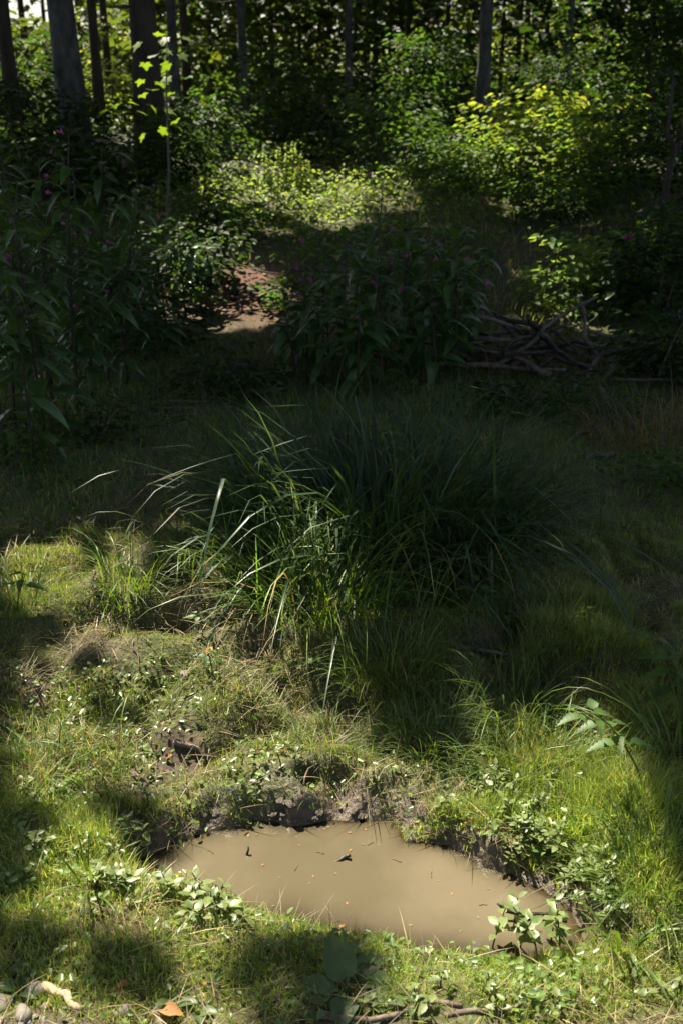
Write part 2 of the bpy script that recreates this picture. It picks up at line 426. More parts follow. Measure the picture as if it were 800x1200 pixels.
# ================================================================== SETTING: ground and water
ys = [-60, -25, -10, -4, -1, 0, .6, .95]
yv = 1.15
while yv < 3.5: ys.append(yv); yv += .012
st = .014
while yv < 130: ys.append(yv); yv += st; st *= 1.035
ys = np.array(ys); s = np.linspace(-1, 1, 331)
xs = np.sign(s)*(2.0*np.abs(s)+90*np.abs(s)**7)
X, Y = np.meshgrid(xs, ys); Z = H(X, Y)
ny, nx = X.shape
V = np.stack([X, Y, Z], -1).reshape(-1, 3)
i = np.arange((ny-1)*(nx-1)); a = (i//(nx-1))*nx+i % (nx-1)
Q = np.stack([a, a+1, a+nx+1, a+nx], -1)
x, y, z = V.T
sd = poly_sd(x, y, PUD)
MUD_PTS = [(215,890,.09),(155,965,.07),(405,948,.085),(480,960,.05),(250,965,.04),(190,990,.05),(630,1040,.04),(40,810,.05),(420,835,.05),(560,765,.06)]
MUDG = [(ground(a_, b_), r_) for a_, b_, r_ in MUD_PTS]
def mudness(x, y):
    m = .75*(1-sstep(.0, .06, poly_sd(x, y, PUD)+.05*fbm(x, y, .1, 2, 90)))*sstep(-.12, .06, (y-PC[1])+.35*np.abs(x-PC[0]))
    for g, r in MUDG: m = np.maximum(m, np.exp(-((x-g[0])**2+(y-g[1])**2)/(r*r)))
    return m
mud = mudness(x, y)
moss = np.clip(.55+.7*fbm(x, y, .25, 3, 12), 0, 1)*(1-np.clip(mud*1.4, 0, 1))
c_mud = np.array([.080, .060, .042]); c_moss = np.array([.075, .090, .024]); c_lit = np.array([.095, .042, .024]); c_wood = np.array([.022, .024, .012])
C = c_mud*(1-moss[:, None])+c_moss*moss[:, None]
nd = ground(310, 340)
need = np.exp(-(((x-nd[0])/.55)**2+((y-nd[1])/.9)**2))*1.3+.5*np.clip(fbm(x, y, 1.1, 2, 44), 0, 1)*sstep(5.5, 7, y)
need = np.clip(need, 0, 1)[:, None]; C = C*(1-need)+c_lit*need
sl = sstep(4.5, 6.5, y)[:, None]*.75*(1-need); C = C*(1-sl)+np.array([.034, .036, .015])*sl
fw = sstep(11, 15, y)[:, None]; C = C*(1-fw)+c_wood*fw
fh = sstep(40, 44, y)[:, None]; C = C*(1-fh)+np.array([.10, .135, .03])*fh  # far rise painted bright sunlit green, to glow through gaps in the foliage
wet = np.clip(1-sd/.16, 0, 1)*sstep(-.1, .1, y-PC[1]+.3*np.abs(x-PC[0]))
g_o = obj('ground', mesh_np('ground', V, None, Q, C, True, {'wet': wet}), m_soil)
tag(g_o, kind='structure')

cw = PUD.mean(0); Pw = cw+(PUD-cw)*1.10
n = len(Pw); Pd = np.concatenate([Pw+(np.roll(Pw, -1, 0)-Pw)*f for f in (0,)]); Pd = np.stack([Pw*(1-f)+np.roll(Pw, -1, 0)*f for f in (0, .25, .5, .75)], 1).reshape(-1, 2)
n = len(Pd); NR = 16; Vw = [(cw[0], cw[1], WATER)]
for k in range(1, NR+1):
    for q in Pd: Vw.append((cw[0]+(q[0]-cw[0])*(k/NR)**.7, cw[1]+(q[1]-cw[1])*(k/NR)**.7, WATER))
T = [[0, 1+(j+1) % n, 1+j] for j in range(n)]; Qw = []
for k in range(NR-1):
    for j in range(n): Qw.append([1+k*n+j, 1+k*n+(j+1) % n, 1+(k+1)*n+(j+1) % n, 1+(k+1)*n+j])
Vw = np.array(Vw); dep = np.maximum(0, WATER-H(Vw[:, 0], Vw[:, 1]))
tag(obj('puddle_water', mesh_np('puddle_water', Vw, T, Qw, None, True, {'turbid': 1-np.exp(-dep*38)}), m_water), kind='structure')

# ================================================================== TREES
# pixel column, width in pixels, distance, bark, lean at the top (pixels), label
TREES = [
 (14,17,14.0,'d',0,'dark shaded trunk beside the sky gap, outermost next to the thick pale trunk'),
 (36,8,22.0,'d',0,'thin dark distant trunk against the bright sky gap'),
 (86,31,11.5,'g',-22,'thick pale grey trunk leaning gently, rising from the balsam'),
 (116,12,16.0,'d',-2,'straight brown trunk close beside the thick pale grey trunk'),
 (130,9,19.0,'d',-2,'slim brown trunk between pale grey trunk and thick dark trunk'),
 (175,34,11.5,'d',-2,'thickest dark brown trunk behind the lit maple sapling'),
 (206,12,17.0,'g',-1,'slim greyish trunk close beside the thickest dark trunk'),
 (221,10,20.0,'d',-2,'slender dark trunk second past the thickest dark trunk'),
 (287,11,18.0,'g',1,'grey trunk standing alone above the dark hazel thicket'),
 (408,10,20.0,'g',0,'slim pale blue-grey trunk above the dark hazel below the young beeches'),
 (477,7,23.0,'d',0,'thin dark trunk between two pale grey trunks'),
 (565,17,15.0,'g',0,'sturdy pale grey trunk rising behind the elder bushes'),
 (585,5,24.0,'d',0,'thin dark pole trunk beside the sturdy pale grey trunk'),
 (604,7,24.0,'d',0,'dark twin trunk against bright leaves, with branch stubs'),
 (613,7,24.4,'d',0,'dark straight twin trunk against bright leaves'),
 (636,6,22.0,'d',0,'thin dark trunk in shade past the twin trunks'),
 (662,8,20.0,'g',0,'dim grey trunk deep in shade past the twin trunks'),
 (709,8,21.0,'d',0,'dark trunk above the tall bush with glinting leaves'),
 (756,7,25.0,'d',0,'faint trunk beyond the dense dark corner bush'),
]
for px_, w_, D_ in [(60,5,26),(100,5,28),(150,5,30),(250,6,26),(320,6,27),(352,5,30),(438,6,28),(455,5,26),(520,6,25),(545,5,30),(650,5,28),(690,6,27),(730,6,26),(775,5,24),(375,5,27),(500,5,29)]:
    TREES.append((px_, w_, D_, 'd', 0, 'slender dark far trunk half hidden in the distant foliage'))
OFF = [(-7,5.5),(-9,11),(7,6.5),(9,12),(-6,-1),(6.5,-2),(-3,-6),(3,-7),(0,-12),(8,18),(-9,19),(13,16),(-14,15),(2.2,27),(-5,30),(8,32),(0.8,36),(-12,4),(12,3)]  # unseen trees added around the view to hold the shading canopy
tree_pts = []; tree_objs = []
def limb_path(a, b, sag=.1, n=5):
    t = np.linspace(0, 1, n)[:, None]; P = a*(1-t)+b*t; P[:, 2] += sag*np.sin(t[:, 0]*np.pi)
    return P
def make_tree(name, base, r, lean, bark, label, group=None, height=15.5):
    root = empty(name, base); tag(root, label, 'tree', group)
    hs = np.linspace(0, 1, 12)
    wob = np.stack([.05*fbm(hs*3+base[0], hs*0+base[1], 1, 2, 1), .05*fbm(hs*3+base[1], hs*0, 1, 2, 4), hs*0], -1)*np.minimum(hs*4, 1)[:, None]
    P = np.stack([lean*hs*height, 0*hs, hs*height-.25], -1)+wob
    rad = r*(1-.75*hs)*(1+.45*np.exp(-hs*height/.35))
    V, T, Q = tube(P, rad, 14, True, .02, int(abs(base[0])*10))
    obj('trunk', mesh_np('trunk', V, T, Q), bark, root)
    for k in range(6):
        h = rng.uniform(.12, .42); a_ = rng.uniform(0, 6.28); p0 = np.array([np.interp(h, hs, P[:, 0]), np.interp(h, hs, P[:, 1]), h*height-.25])
        l = rng.uniform(.3, .9); p1 = p0+np.array([math.cos(a_)*l, math.sin(a_)*l, rng.uniform(-.15, .12)])
        V, T, Q = tube(limb_path(p0, p1, -.05), np.linspace(.016, .004, 5), 5)
        obj('dead_branch', mesh_np('dead_branch', V, T, Q), m_bark, root)
    tree_pts.append(base); tree_objs.append(root)
    return root
for (px, wpx, D, bk, lean, lab) in TREES:
    b = at(px, 110, D); b[2] = hz(b[0], b[1])
    depth = D*math.cos(pr)+.5*math.sin(pr)
    make_tree('tree', b, wpx/2/FPX*depth/1.02, lean/110/1.0*.10 if lean else 0, m_grey if bk == 'g' else m_bark, lab, 'slender far trunks' if 'half hidden' in lab else 'tall trees of the wood behind the clearing')
for (xx, yy) in OFF:
    make_tree('shade_tree', np.array([xx, yy, hz(xx, yy)]), rng.uniform(.13, .2), 0, m_bark, 'unseen tall straight tree added to carry the shading canopy', 'unseen trees added to shade the clearing')

# unseen canopy shaped to cast the shade: leafy sprays at 7 to 14 m, carved open over the chosen light patches
def spray_template():
    Vs = []; Fs = []; n = 0
    for k in range(5):
        a_ = (k-2)*.62; v, f = hexleaf(.34, .22)
        c_, s_ = math.cos(a_), math.sin(a_); v = v@np.array([[c_, s_, 0], [-s_, c_, 0], [0, 0, 1]])
        v = v+np.array([.06*abs(k-2)*-1, 0, .01*k]); Vs.append(v); Fs.append(f+n); n += len(v)
    return np.concatenate(Vs), np.concatenate(Fs)
SPR = spray_template()
def canopy_points(n, u0, u1, v0, v1, z0, z1, sc, grow, hole=None):
    u = rng.uniform(u0, u1, n); v = rng.uniform(v0, v1, n); z = rng.uniform(z0, z1, n)
    k = rng.uniform(0, 1, n) > lit(u, v, grow)
    if hole: k &= ~((u > hole[0]) & (u < hole[1]) & (v > hole[2]) & (v < hole[3]))
    u, v, z = u[k], v[k], z[k]
    P = np.stack([u+z*SV[0]/SV[2], v+z*SV[1]/SV[2], z, sc*rng.uniform(.75, 1.3, len(u))], -1)
    # sprays overhead are cleared to let skylight down on the tussock
    return P[~((np.abs(P[:, 0]-.6) < 2.6) & (np.abs(P[:, 1]-.8) < 3.4) & (v < .9))]
NB = (-2.6, 2.6, .7, 6.5)
cp4 = np.concatenate([canopy_points(14000, *NB, 5, 8.5, .32, .06), canopy_points(9000, -5, 5, 6.4, 14, 7, 12, .7, .12),
                      canopy_points(15000, -14, 14, -13, 36, 7.5, 14.5, 1.1, .25, (-5, 5, .7, 14)), canopy_points(1800, -5, 5, .7, 6.5, 7.5, 12, 1.0, .25, NB)])
cp = cp4[:, :3]; cps = cp4[:, 3]
tp = np.array(tree_pts)
near = np.argmin((cp[:, None, 0]-tp[None, :, 0])**2+(cp[:, None, 1]-tp[None, :, 1])**2, 1)
for k, root in enumerate(tree_objs):
    P = cp[near == k]; ps = cps[near == k]
    if len(P) < 5: continue
    P = P-tp[k]; nN = len(P)
    hd = P*np.array([1, 1, 0]); hd = nrm(hd)+rng.normal(0, .4, (nN, 3))*np.array([1, 1, .3])
    V, F, C = scatter(SPR, P, frames(hd, rand_ups(nN, .3)), ps, vcol(nN, (.05, .10, .022)))
    obj('crown', mesh_np('crown', V, F, None, C), m_canopy, root)
    for j in rng.choice(nN, min(5, nN), replace=False):
        b = P[j]; a_ = np.array([0, 0, max(4.5, b[2]-1.2-.25*np.hypot(b[0], b[1]))])
        lp = limb_path(a_, b, .3); q_ = sunplane(limb_path(a_, b, .3, 24)+tp[k])
        if (lit(q_[:, 0], q_[:, 1], .1) > .5).any(): continue
        V, T, Q = tube(lp, np.linspace(.07, .015, 5), 6)
        obj('limb', mesh_np('limb', V, T, Q), m_bark, root)

# ================================================================== UNDERSTOREY SHRUBS
HEX = hexleaf(1, .62); RH = rhomb(1, .6)
def shrub(name, px, py, D, rx, rz, nleaf, size, col, label, cat='shrub', group=None, layered=.5, gap=.05, stems=4, stem_mat=None, ry=None):
    """a bush whose crown is centred on the pixel at distance D; stems rise from the ground below"""
    c = at(px, py, D); gz = hz(c[0], c[1]); base = np.array([c[0], c[1], gz]); root = empty(name, base); tag(root, label, cat, group)
    ry = ry or rx*.8
    cz = max(c[2]-gz, rz*.8)
    m = nleaf*3
    # branch sprays: leaves sit on flat fans along twigs
    nb = max(10, nleaf//34)
    d = nrm(rng.normal(0, 1, (nb, 3))); rr = rng.uniform(.3, 1.25, (nb, 1))**.7
    lump = 1+.5*np.sin(d[:, :1]*5+px)*np.cos(d[:, 2:]*4+py)
    tips = d*rr*lump*np.array([rx, ry, rz])+np.array([0, 0, cz])
    tips[:, 2] = np.maximum(tips[:, 2], .06)
    per = max(1, nleaf//nb)
    bi = np.repeat(np.arange(nb), per); n = len(bi)
    out = nrm(tips*np.array([1, 1, 0])+1e-4)[bi]
    tl = rng.uniform(.0, 1, n)*min(.65, rx*.8); sd_ = rng.normal(0, .30, n)*(.22+tl)
    side = np.stack([-out[:, 1], out[:, 0], 0*tl], -1)
    P = tips[bi]-out*tl[:, None]*.9+side*sd_[:, None]+rng.normal(0, 1, (n, 3))*np.array([.05, .05, .06*(1.3-layered)])*(1+rx*.3)
    P[:, 2] -= .10*tl
    P[:, 2] = np.maximum(P[:, 2], .03)
    hd = out+side*np.sign(sd_)[:, None]*.9+rng.normal(0, .35, (n, 3))*np.array([1, 1, .5]); hd[:, 2] -= .2
    tone = 1+.25*np.sin(bi*12.9)
    C = vcol(n, col, .2)*tone[:, None]
    V, F, C = scatter(HEX if size*1000/D > 5 else RH, P, frames(hd, rand_ups(n, .55-.25*layered)), size*rng.uniform(.6, 1.25, n), C)
    obj('crown', mesh_np('crown', V, F, None, C), m_crown, root)
    sm = stem_mat or m_twig
    for k in range(stems):
        j = rng.integers(nb); tgt = tips[j]; a_ = np.array([rng.normal(0, .05), rng.normal(0, .05), -.05])
        mid = a_*.5+tgt*.5; mid[2] = tgt[2]*.65
        t = np.linspace(0, 1, 7)[:, None]; Pp = (1-t)**2*a_+2*t*(1-t)*mid+t*t*tgt
        r0 = .006+.012*rz/1.2
        V, T, Q = tube(Pp, np.linspace(r0, r0*.35, 7), 6)
        obj('stem', mesh_np('stem', V, T, Q), sm, root)
    return root
DK = (.022, .045, .012); MD = (.042, .085, .018); BR = (.12, .18, .04); YL = (.18, .23, .055)  # shaded to sunlit leaf tones, the light put into the colour
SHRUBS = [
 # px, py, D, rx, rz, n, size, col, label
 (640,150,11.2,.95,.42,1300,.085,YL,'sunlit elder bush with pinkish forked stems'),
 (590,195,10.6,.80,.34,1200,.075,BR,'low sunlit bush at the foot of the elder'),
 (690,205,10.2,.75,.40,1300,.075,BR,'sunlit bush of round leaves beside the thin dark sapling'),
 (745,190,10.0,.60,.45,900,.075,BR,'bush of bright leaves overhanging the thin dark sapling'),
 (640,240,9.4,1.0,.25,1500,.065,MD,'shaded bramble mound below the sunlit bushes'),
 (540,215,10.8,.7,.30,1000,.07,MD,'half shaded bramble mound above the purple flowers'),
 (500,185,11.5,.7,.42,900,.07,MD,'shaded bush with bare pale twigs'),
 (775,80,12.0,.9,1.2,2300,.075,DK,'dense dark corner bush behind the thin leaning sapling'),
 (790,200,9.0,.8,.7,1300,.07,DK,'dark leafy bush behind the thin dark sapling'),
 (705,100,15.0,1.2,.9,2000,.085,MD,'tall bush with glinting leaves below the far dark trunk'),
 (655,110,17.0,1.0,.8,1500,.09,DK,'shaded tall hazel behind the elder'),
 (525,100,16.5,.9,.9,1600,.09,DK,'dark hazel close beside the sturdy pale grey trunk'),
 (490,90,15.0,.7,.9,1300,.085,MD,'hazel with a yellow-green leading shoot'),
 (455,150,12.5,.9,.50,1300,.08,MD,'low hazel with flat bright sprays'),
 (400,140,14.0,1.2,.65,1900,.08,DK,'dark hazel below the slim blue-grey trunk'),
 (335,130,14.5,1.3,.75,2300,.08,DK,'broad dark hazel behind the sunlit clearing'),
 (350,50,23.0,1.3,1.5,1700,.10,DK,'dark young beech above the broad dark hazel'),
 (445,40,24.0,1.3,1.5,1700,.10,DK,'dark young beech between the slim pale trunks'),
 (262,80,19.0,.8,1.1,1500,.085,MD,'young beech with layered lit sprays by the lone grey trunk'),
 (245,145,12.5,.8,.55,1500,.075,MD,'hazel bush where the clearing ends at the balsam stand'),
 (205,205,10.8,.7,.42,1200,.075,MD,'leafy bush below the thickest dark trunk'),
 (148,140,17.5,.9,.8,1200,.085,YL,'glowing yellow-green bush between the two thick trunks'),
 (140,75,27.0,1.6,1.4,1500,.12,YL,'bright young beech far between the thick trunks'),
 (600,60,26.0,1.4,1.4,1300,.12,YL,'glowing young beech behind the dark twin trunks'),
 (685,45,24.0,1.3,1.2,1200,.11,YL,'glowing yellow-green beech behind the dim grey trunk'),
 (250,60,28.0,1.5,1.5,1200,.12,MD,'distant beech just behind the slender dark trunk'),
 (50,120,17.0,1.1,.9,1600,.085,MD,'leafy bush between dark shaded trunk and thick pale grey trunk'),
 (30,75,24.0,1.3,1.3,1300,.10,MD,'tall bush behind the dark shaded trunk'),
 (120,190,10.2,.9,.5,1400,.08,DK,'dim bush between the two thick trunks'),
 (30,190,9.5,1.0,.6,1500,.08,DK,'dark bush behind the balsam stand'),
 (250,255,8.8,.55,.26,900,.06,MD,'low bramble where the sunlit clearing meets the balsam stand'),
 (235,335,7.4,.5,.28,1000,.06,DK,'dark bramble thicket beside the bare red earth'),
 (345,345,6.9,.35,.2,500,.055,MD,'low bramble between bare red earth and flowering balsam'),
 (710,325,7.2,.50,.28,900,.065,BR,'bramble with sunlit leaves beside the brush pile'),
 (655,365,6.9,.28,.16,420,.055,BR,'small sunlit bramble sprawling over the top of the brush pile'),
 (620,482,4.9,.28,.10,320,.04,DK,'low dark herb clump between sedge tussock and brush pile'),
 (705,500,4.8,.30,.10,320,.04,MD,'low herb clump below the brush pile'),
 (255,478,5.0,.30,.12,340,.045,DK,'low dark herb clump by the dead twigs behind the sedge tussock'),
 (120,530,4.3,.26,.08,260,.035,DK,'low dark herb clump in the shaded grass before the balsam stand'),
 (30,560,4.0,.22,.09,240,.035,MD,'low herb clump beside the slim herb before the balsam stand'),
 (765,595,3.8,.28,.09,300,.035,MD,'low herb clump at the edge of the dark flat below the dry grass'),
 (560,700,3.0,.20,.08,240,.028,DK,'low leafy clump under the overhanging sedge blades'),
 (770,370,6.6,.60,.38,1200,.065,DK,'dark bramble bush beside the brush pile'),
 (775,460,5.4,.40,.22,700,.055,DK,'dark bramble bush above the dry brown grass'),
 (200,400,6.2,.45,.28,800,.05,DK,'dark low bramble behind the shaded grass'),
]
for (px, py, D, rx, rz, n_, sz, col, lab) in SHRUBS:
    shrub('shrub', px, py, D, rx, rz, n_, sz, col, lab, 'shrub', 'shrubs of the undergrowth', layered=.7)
# slender dark sapling on the right
b = ground(775, 262); root = empty('sapling', b); tag(root, 'thin dark leaning sapling beside the sunlit round-leaved bush', 'sapling')
tp_ = at(782, 150, b[1])-b
V, T, Q = tube(np.array([(0, 0, -.08), (.0, 0, .3), (.03, 0, .6), tp_*[1, 1, .9], tp_*[1, 1, 1.5]]), [.032, .03, .026, .02, .01], 8)
obj('trunk', mesh_np('trunk', V, T, Q), m_bark, root)
for e in [(-.35, .1, .95), (.3, 0, .8), (.25, -.1, 1.2)]:
    V, T, Q = tube(limb_path(np.array([.03, 0, .6]), np.array(e), .05), np.linspace(.012, .004, 5), 5); obj('branch', mesh_np('branch', V, T, Q), m_bark, root)

# maple sapling with lobed leaves, lit in front of the thickest dark trunk
def maple_leaf(L):
    pts = []
    for a_, r_ in [(180,.12),(150,.45),(128,.42),(115,.62),(95,.45),(72,.62),(55,.90),(40,.62),(22,.72),(10,.9),(0,1.1)]:
        pts.append((r_*math.cos(math.radians(a_)), r_*math.sin(math.radians(a_))))
    P = pts+[(x_, -y_) for x_, y_ in pts[-2:0:-1]]
    V = np.array([(0, 0, 0)]+[(x_*L*.6, y_*L*.6, .06*L*abs(y_)-.08*L*x_*x_) for x_, y_ in P]); n = len(P)
    return V, np.array([[0, 1+(j+1) % n, 1+j] for j in range(n)])
MV, MT = maple_leaf(.11)
m_maple = leaf_mat('maple_leaf', (.11, .18, .028), .5, .45, objvar=.2)
maple_me = mesh_np('leaf', MV+np.array([.03, 0, 0]), MT); maple_me.materials.append(m_maple)
b = at(188, 235, 8.0); b[2] = hz(b[0], b[1]); root = empty('maple_sapling', b)
tag(root, 'slim maple sapling with bright lobed leaves in front of the thickest trunk', 'sapling')
top = at(196, 40, 8.0)-b
V, T, Q = tube(np.array([(0, 0, -.05), top*.4+[.03, 0, 0], top*.8, top]), [.012, .01, .006, .003], 6); obj('stem', mesh_np('stem', V, T, Q), m_twig, root)
for (px, py) in [(166,48),(180,42),(196,43),(212,44),(190,58),(210,62),(170,72),(178,68),(200,72),(168,92),(186,95),(198,88),(176,105),(166,110),(204,108),(176,122),(150,120),(135,122),(128,128),(160,130),(192,128),(205,140),(185,150),(170,155)]:
    P = at(px, py, 8.0+rng.uniform(-.25, .25))-b
    obj('leaf', maple_me, None, root, P, (rng.normal(0, .3), rng.normal(.25, .3), rng.uniform(0, 6.28)), rng.uniform(.75, 1.2))

# ---- far wood behind everything
nF = 80000
v = rng.uniform(20, 50, nF); u = rng.uniform(-.5, .5, nF)*v; w = rng.uniform(0, 1, nF)**.9*7.5
den = .95+.6*fbm(u+v*.4, w*1.3, 1.6, 3, 15)+.25*fbm(u, v, 3, 2, 11)
ang = u/v
sky_gap = (np.abs(ang+.300) < .05)
den = np.where(sky_gap & (w > 2.3), den-1.15, den)
keep = np.ones(nF, bool); uv = sunplane(np.stack([u, v, w+np.interp(v, KY, KZ)], -1))
for (a_, b_, Y_, r_), (c_, _) in zip(LIT_VOL, VOL):
    if Y_ > 12.5: keep &= ~((np.hypot(uv[:, 0]-c_[0], uv[:, 1]-c_[1]) < r_*1.1) & (v > Y_+.6*r_) & (rng.uniform(0, 1, nF) < .85))  # far leaves thinned out so the sun reaches the chosen lit bushes
k = (rng.uniform(0, 1, nF) < np.clip(den, 0, 1)) & keep
P = np.stack([u, v, w+np.interp(v, KY, KZ)-.2], -1)[k]; n = len(P)
glow = np.clip(.35+fbm(P[:, 0], P[:, 1], 4, 2, 70), 0, 1)[:, None]*.8  # sunlit and shaded patches painted into the leaf colour by noise
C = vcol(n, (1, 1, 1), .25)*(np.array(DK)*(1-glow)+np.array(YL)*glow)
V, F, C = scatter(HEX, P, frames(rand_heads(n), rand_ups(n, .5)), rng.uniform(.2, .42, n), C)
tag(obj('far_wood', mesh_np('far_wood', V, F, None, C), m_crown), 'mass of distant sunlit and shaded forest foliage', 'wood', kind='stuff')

# ================================================================== GROUND COVER further back
def cover(name, n, xr, yr, size, dens, col, label, tmpl, hgt=.12, mat=None, sel=None):
    yy = rng.uniform(*yr, n); xx = rng.uniform(-1, 1, n)*(xr*(yy*.42+.5) if xr < 3 else xr)
    k = rng.uniform(0, 1, n) < np.clip(dens(xx, yy), 0, 1); xx, yy = xx[k], yy[k]; n = len(xx)
    zz = H(xx, yy)+rng.uniform(0, 1, n)**1.5*hgt*(1+fbm(xx, yy, .5, 2, 66))
    cc = vcol(n, (1, 1, 1), .22)*np.array(col)*(1+.35*fbm(xx, yy, .4, 2, 91))[:, None]
    V, F, C = scatter(tmpl, np.stack([xx, yy, zz], -1), frames(rand_heads(n, .35), rand_ups(n, .4)), size*rng.uniform(.55, 1.3, n), cc)
    o = obj(name, mesh_np(name, V, F, None, C), mat or m_cover); tag(o, label, 'ground cover', kind='stuff'); return o
red = lambda x, y: np.exp(-(((x-nd[0])/.5)**2+((y-nd[1])/.8)**2))
path = lambda x, y: np.exp(-((x-1.15-.06*(y-5))/.35)**2)*(y < 8.6)
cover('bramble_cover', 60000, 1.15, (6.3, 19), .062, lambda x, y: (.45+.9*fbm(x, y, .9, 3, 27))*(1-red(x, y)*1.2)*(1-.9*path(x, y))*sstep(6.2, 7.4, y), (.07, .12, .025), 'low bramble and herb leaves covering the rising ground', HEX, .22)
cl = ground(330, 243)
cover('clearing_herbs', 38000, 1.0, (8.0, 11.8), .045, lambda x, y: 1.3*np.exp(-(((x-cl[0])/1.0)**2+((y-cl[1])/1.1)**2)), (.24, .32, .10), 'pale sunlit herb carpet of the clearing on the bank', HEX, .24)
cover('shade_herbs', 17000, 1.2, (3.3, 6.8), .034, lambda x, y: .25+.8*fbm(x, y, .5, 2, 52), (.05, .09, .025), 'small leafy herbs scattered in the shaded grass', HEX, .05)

# ================================================================== GRASS (stuff)
def gauss_px(lst):
    G = [(ground(a_, b_), r_, s_) for a_, b_, r_, s_ in lst]
    def f(x, y):
        v = 0
        for g, r, s_ in G: v = v+s_*np.exp(-((x-g[0])**2+(y-g[1])**2)/(r*r))
        return v
    return f
lenmap = gauss_px([(720,920,.28,.055),(660,900,.2,.03),(770,980,.2,.06),(60,900,.25,.05),(20,700,.25,.03),(640,740,.25,.05),(560,900,.15,.04),(120,1000,.10,.05),(450,800,.15,.02),(780,760,.3,.04)])
def turf(name, n, x0, x1, y0, y1, L0, seg, label, width=.0017, dens=None, colmix=(.45, .35), tone=1.0):
    x = rng.uniform(x0, x1, n); y = rng.uniform(y0, y1, n)
    inview = np.abs(x) < .40*y+.35; x, y = x[inview], y[inview]
    d = np.ones(len(x)) if dens is None else dens(x, y)
    sdv = poly_sd(x, y, PUD)
    d = d*(1-np.clip(mudness(x, y)*1.15, 0, 1))*(sdv > .004)
    k = rng.uniform(0, 1, len(x)) < d; x, y = x[k], y[k]; n = len(x)
    z = H(x, y)-.004
    patch = fbm(x, y, .22, 3, 31)
    L = (L0*rng.uniform(.5, 1.35, n)*(1+.35*patch)+lenmap(x, y)*rng.uniform(.4, 1.1, n))
    base = np.stack([x, y, z], -1)
    fresh = np.array([.20, .29, .055]); yel = np.array([.32, .34, .11]); straw = np.array([.40, .34, .20])
    r = rng.uniform(0, 1, n)+.22*patch
    c = np.where((r < colmix[0])[:, None], fresh, np.where((r < colmix[0]+colmix[1])[:, None], yel, straw))
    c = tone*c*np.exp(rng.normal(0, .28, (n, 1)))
    azm = rng.uniform(0, 2*np.pi, n)+0
    V, T, Q, C = blades(base, azm, L, width*rng.uniform(.6, 1.4, n)*(1+L*4), np.abs(rng.normal(.28, .3, n)), rng.uniform(.1, 1.5, n), seg, c, rng.uniform(-.8, .8, n))
    o = obj(name, mesh_np(name, V, T, Q, C), m_grass); tag(o, label, 'grass', kind='stuff'); return o
pden = lambda x, y: np.clip(.62+1.3*fbm(x, y, .16, 3, 61), .06, 1)
turf('shore_grass', 120000, -1.0, 1.0, 1.25, 2.05, .032, 2, 'short bright grass on the stone-strewn shore of the puddle', dens=lambda x, y: np.clip(.8+.6*fbm(x, y, .1, 2, 61), .15, 1)*sstep(1.36, 1.5, y+.06*fbm(x, y, .12, 2, 63)+.02), colmix=(.6, .3))
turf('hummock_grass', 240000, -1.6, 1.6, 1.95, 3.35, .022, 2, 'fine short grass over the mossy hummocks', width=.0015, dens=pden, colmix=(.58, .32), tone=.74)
turf('path_grass', 60000, -2.6, 2.6, 3.2, 6.4, .055, 2, 'shaded grass on the dark flat beyond the tussock', width=.0028, dens=lambda x, y: .9+0*x, colmix=(.85, .12), tone=.62)  # tone darkens the grass colour to deepen the shade here
turf('slope_grass', 16000, -4.5, 4.5, 6.2, 10.5, .12, 2, 'longer dim grass on the rising bank', width=.005, dens=lambda x, y: np.clip(.35+.8*fbm(x, y, .8, 2, 77)+path(x, y), 0, 1)*(1-red(x, y)), colmix=(.5, .3), tone=.55)  # shade of the bank painted in by the lower tone
def thatch(name, n, x0, x1, y0, y1, label):
    x = rng.uniform(x0, x1, n); y = rng.uniform(y0, y1, n)
    k = (np.abs(x) < .40*y+.35) & (poly_sd(x, y, PUD) > .01) & (rng.uniform(0, 1, n) < np.clip(.5+1.2*fbm(x, y, .2, 2, 88), .08, 1)); x, y = x[k], y[k]; n = len(x)
    L = rng.uniform(.03, .11, n); c = np.where((rng.uniform(0, 1, n) < .55)[:, None], np.array([.30, .24, .14]), np.array([.16, .12, .075]))*np.exp(rng.normal(0, .3, (n, 1)))
    V, T, Q, C = blades(np.stack([x, y, H(x, y)+rng.uniform(.004, .022, n)], -1), rng.uniform(0, 6.28, n), L, rng.uniform(.0012, .0026, n), rng.uniform(1.1, 1.5, n), rng.uniform(.0, .5, n), 3, c, rng.uniform(-.4, .4, n))
    tag(obj(name, mesh_np(name, V, T, Q, C), m_grass), label, 'dead grass', kind='stuff')
thatch('thatch', 21000, -1.6, 1.6, 1.9, 3.4, 'dead straw strands tangled over the hummocks and mud')
thatch('shore_thatch', 2600, -1.0, 1.0, 1.3, 1.9, 'dead straw strands lying in the pebbly shore grass')
# tiny herb leaves in the near turf
cover('chickweed', 15000, 1.0, (1.38, 2.6), .017, lambda x, y: (.30+.9*fbm(x, y, .2, 2, 23)+.15*(y < 1.7)+.5*np.exp(-((x+.7)/.35)**2)*(y > 1.65))*(poly_sd(x, y, PUD) > .01), (.15, .22, .06), 'tiny oval herb leaves among the shore grass', HEX, .035, m_weed)

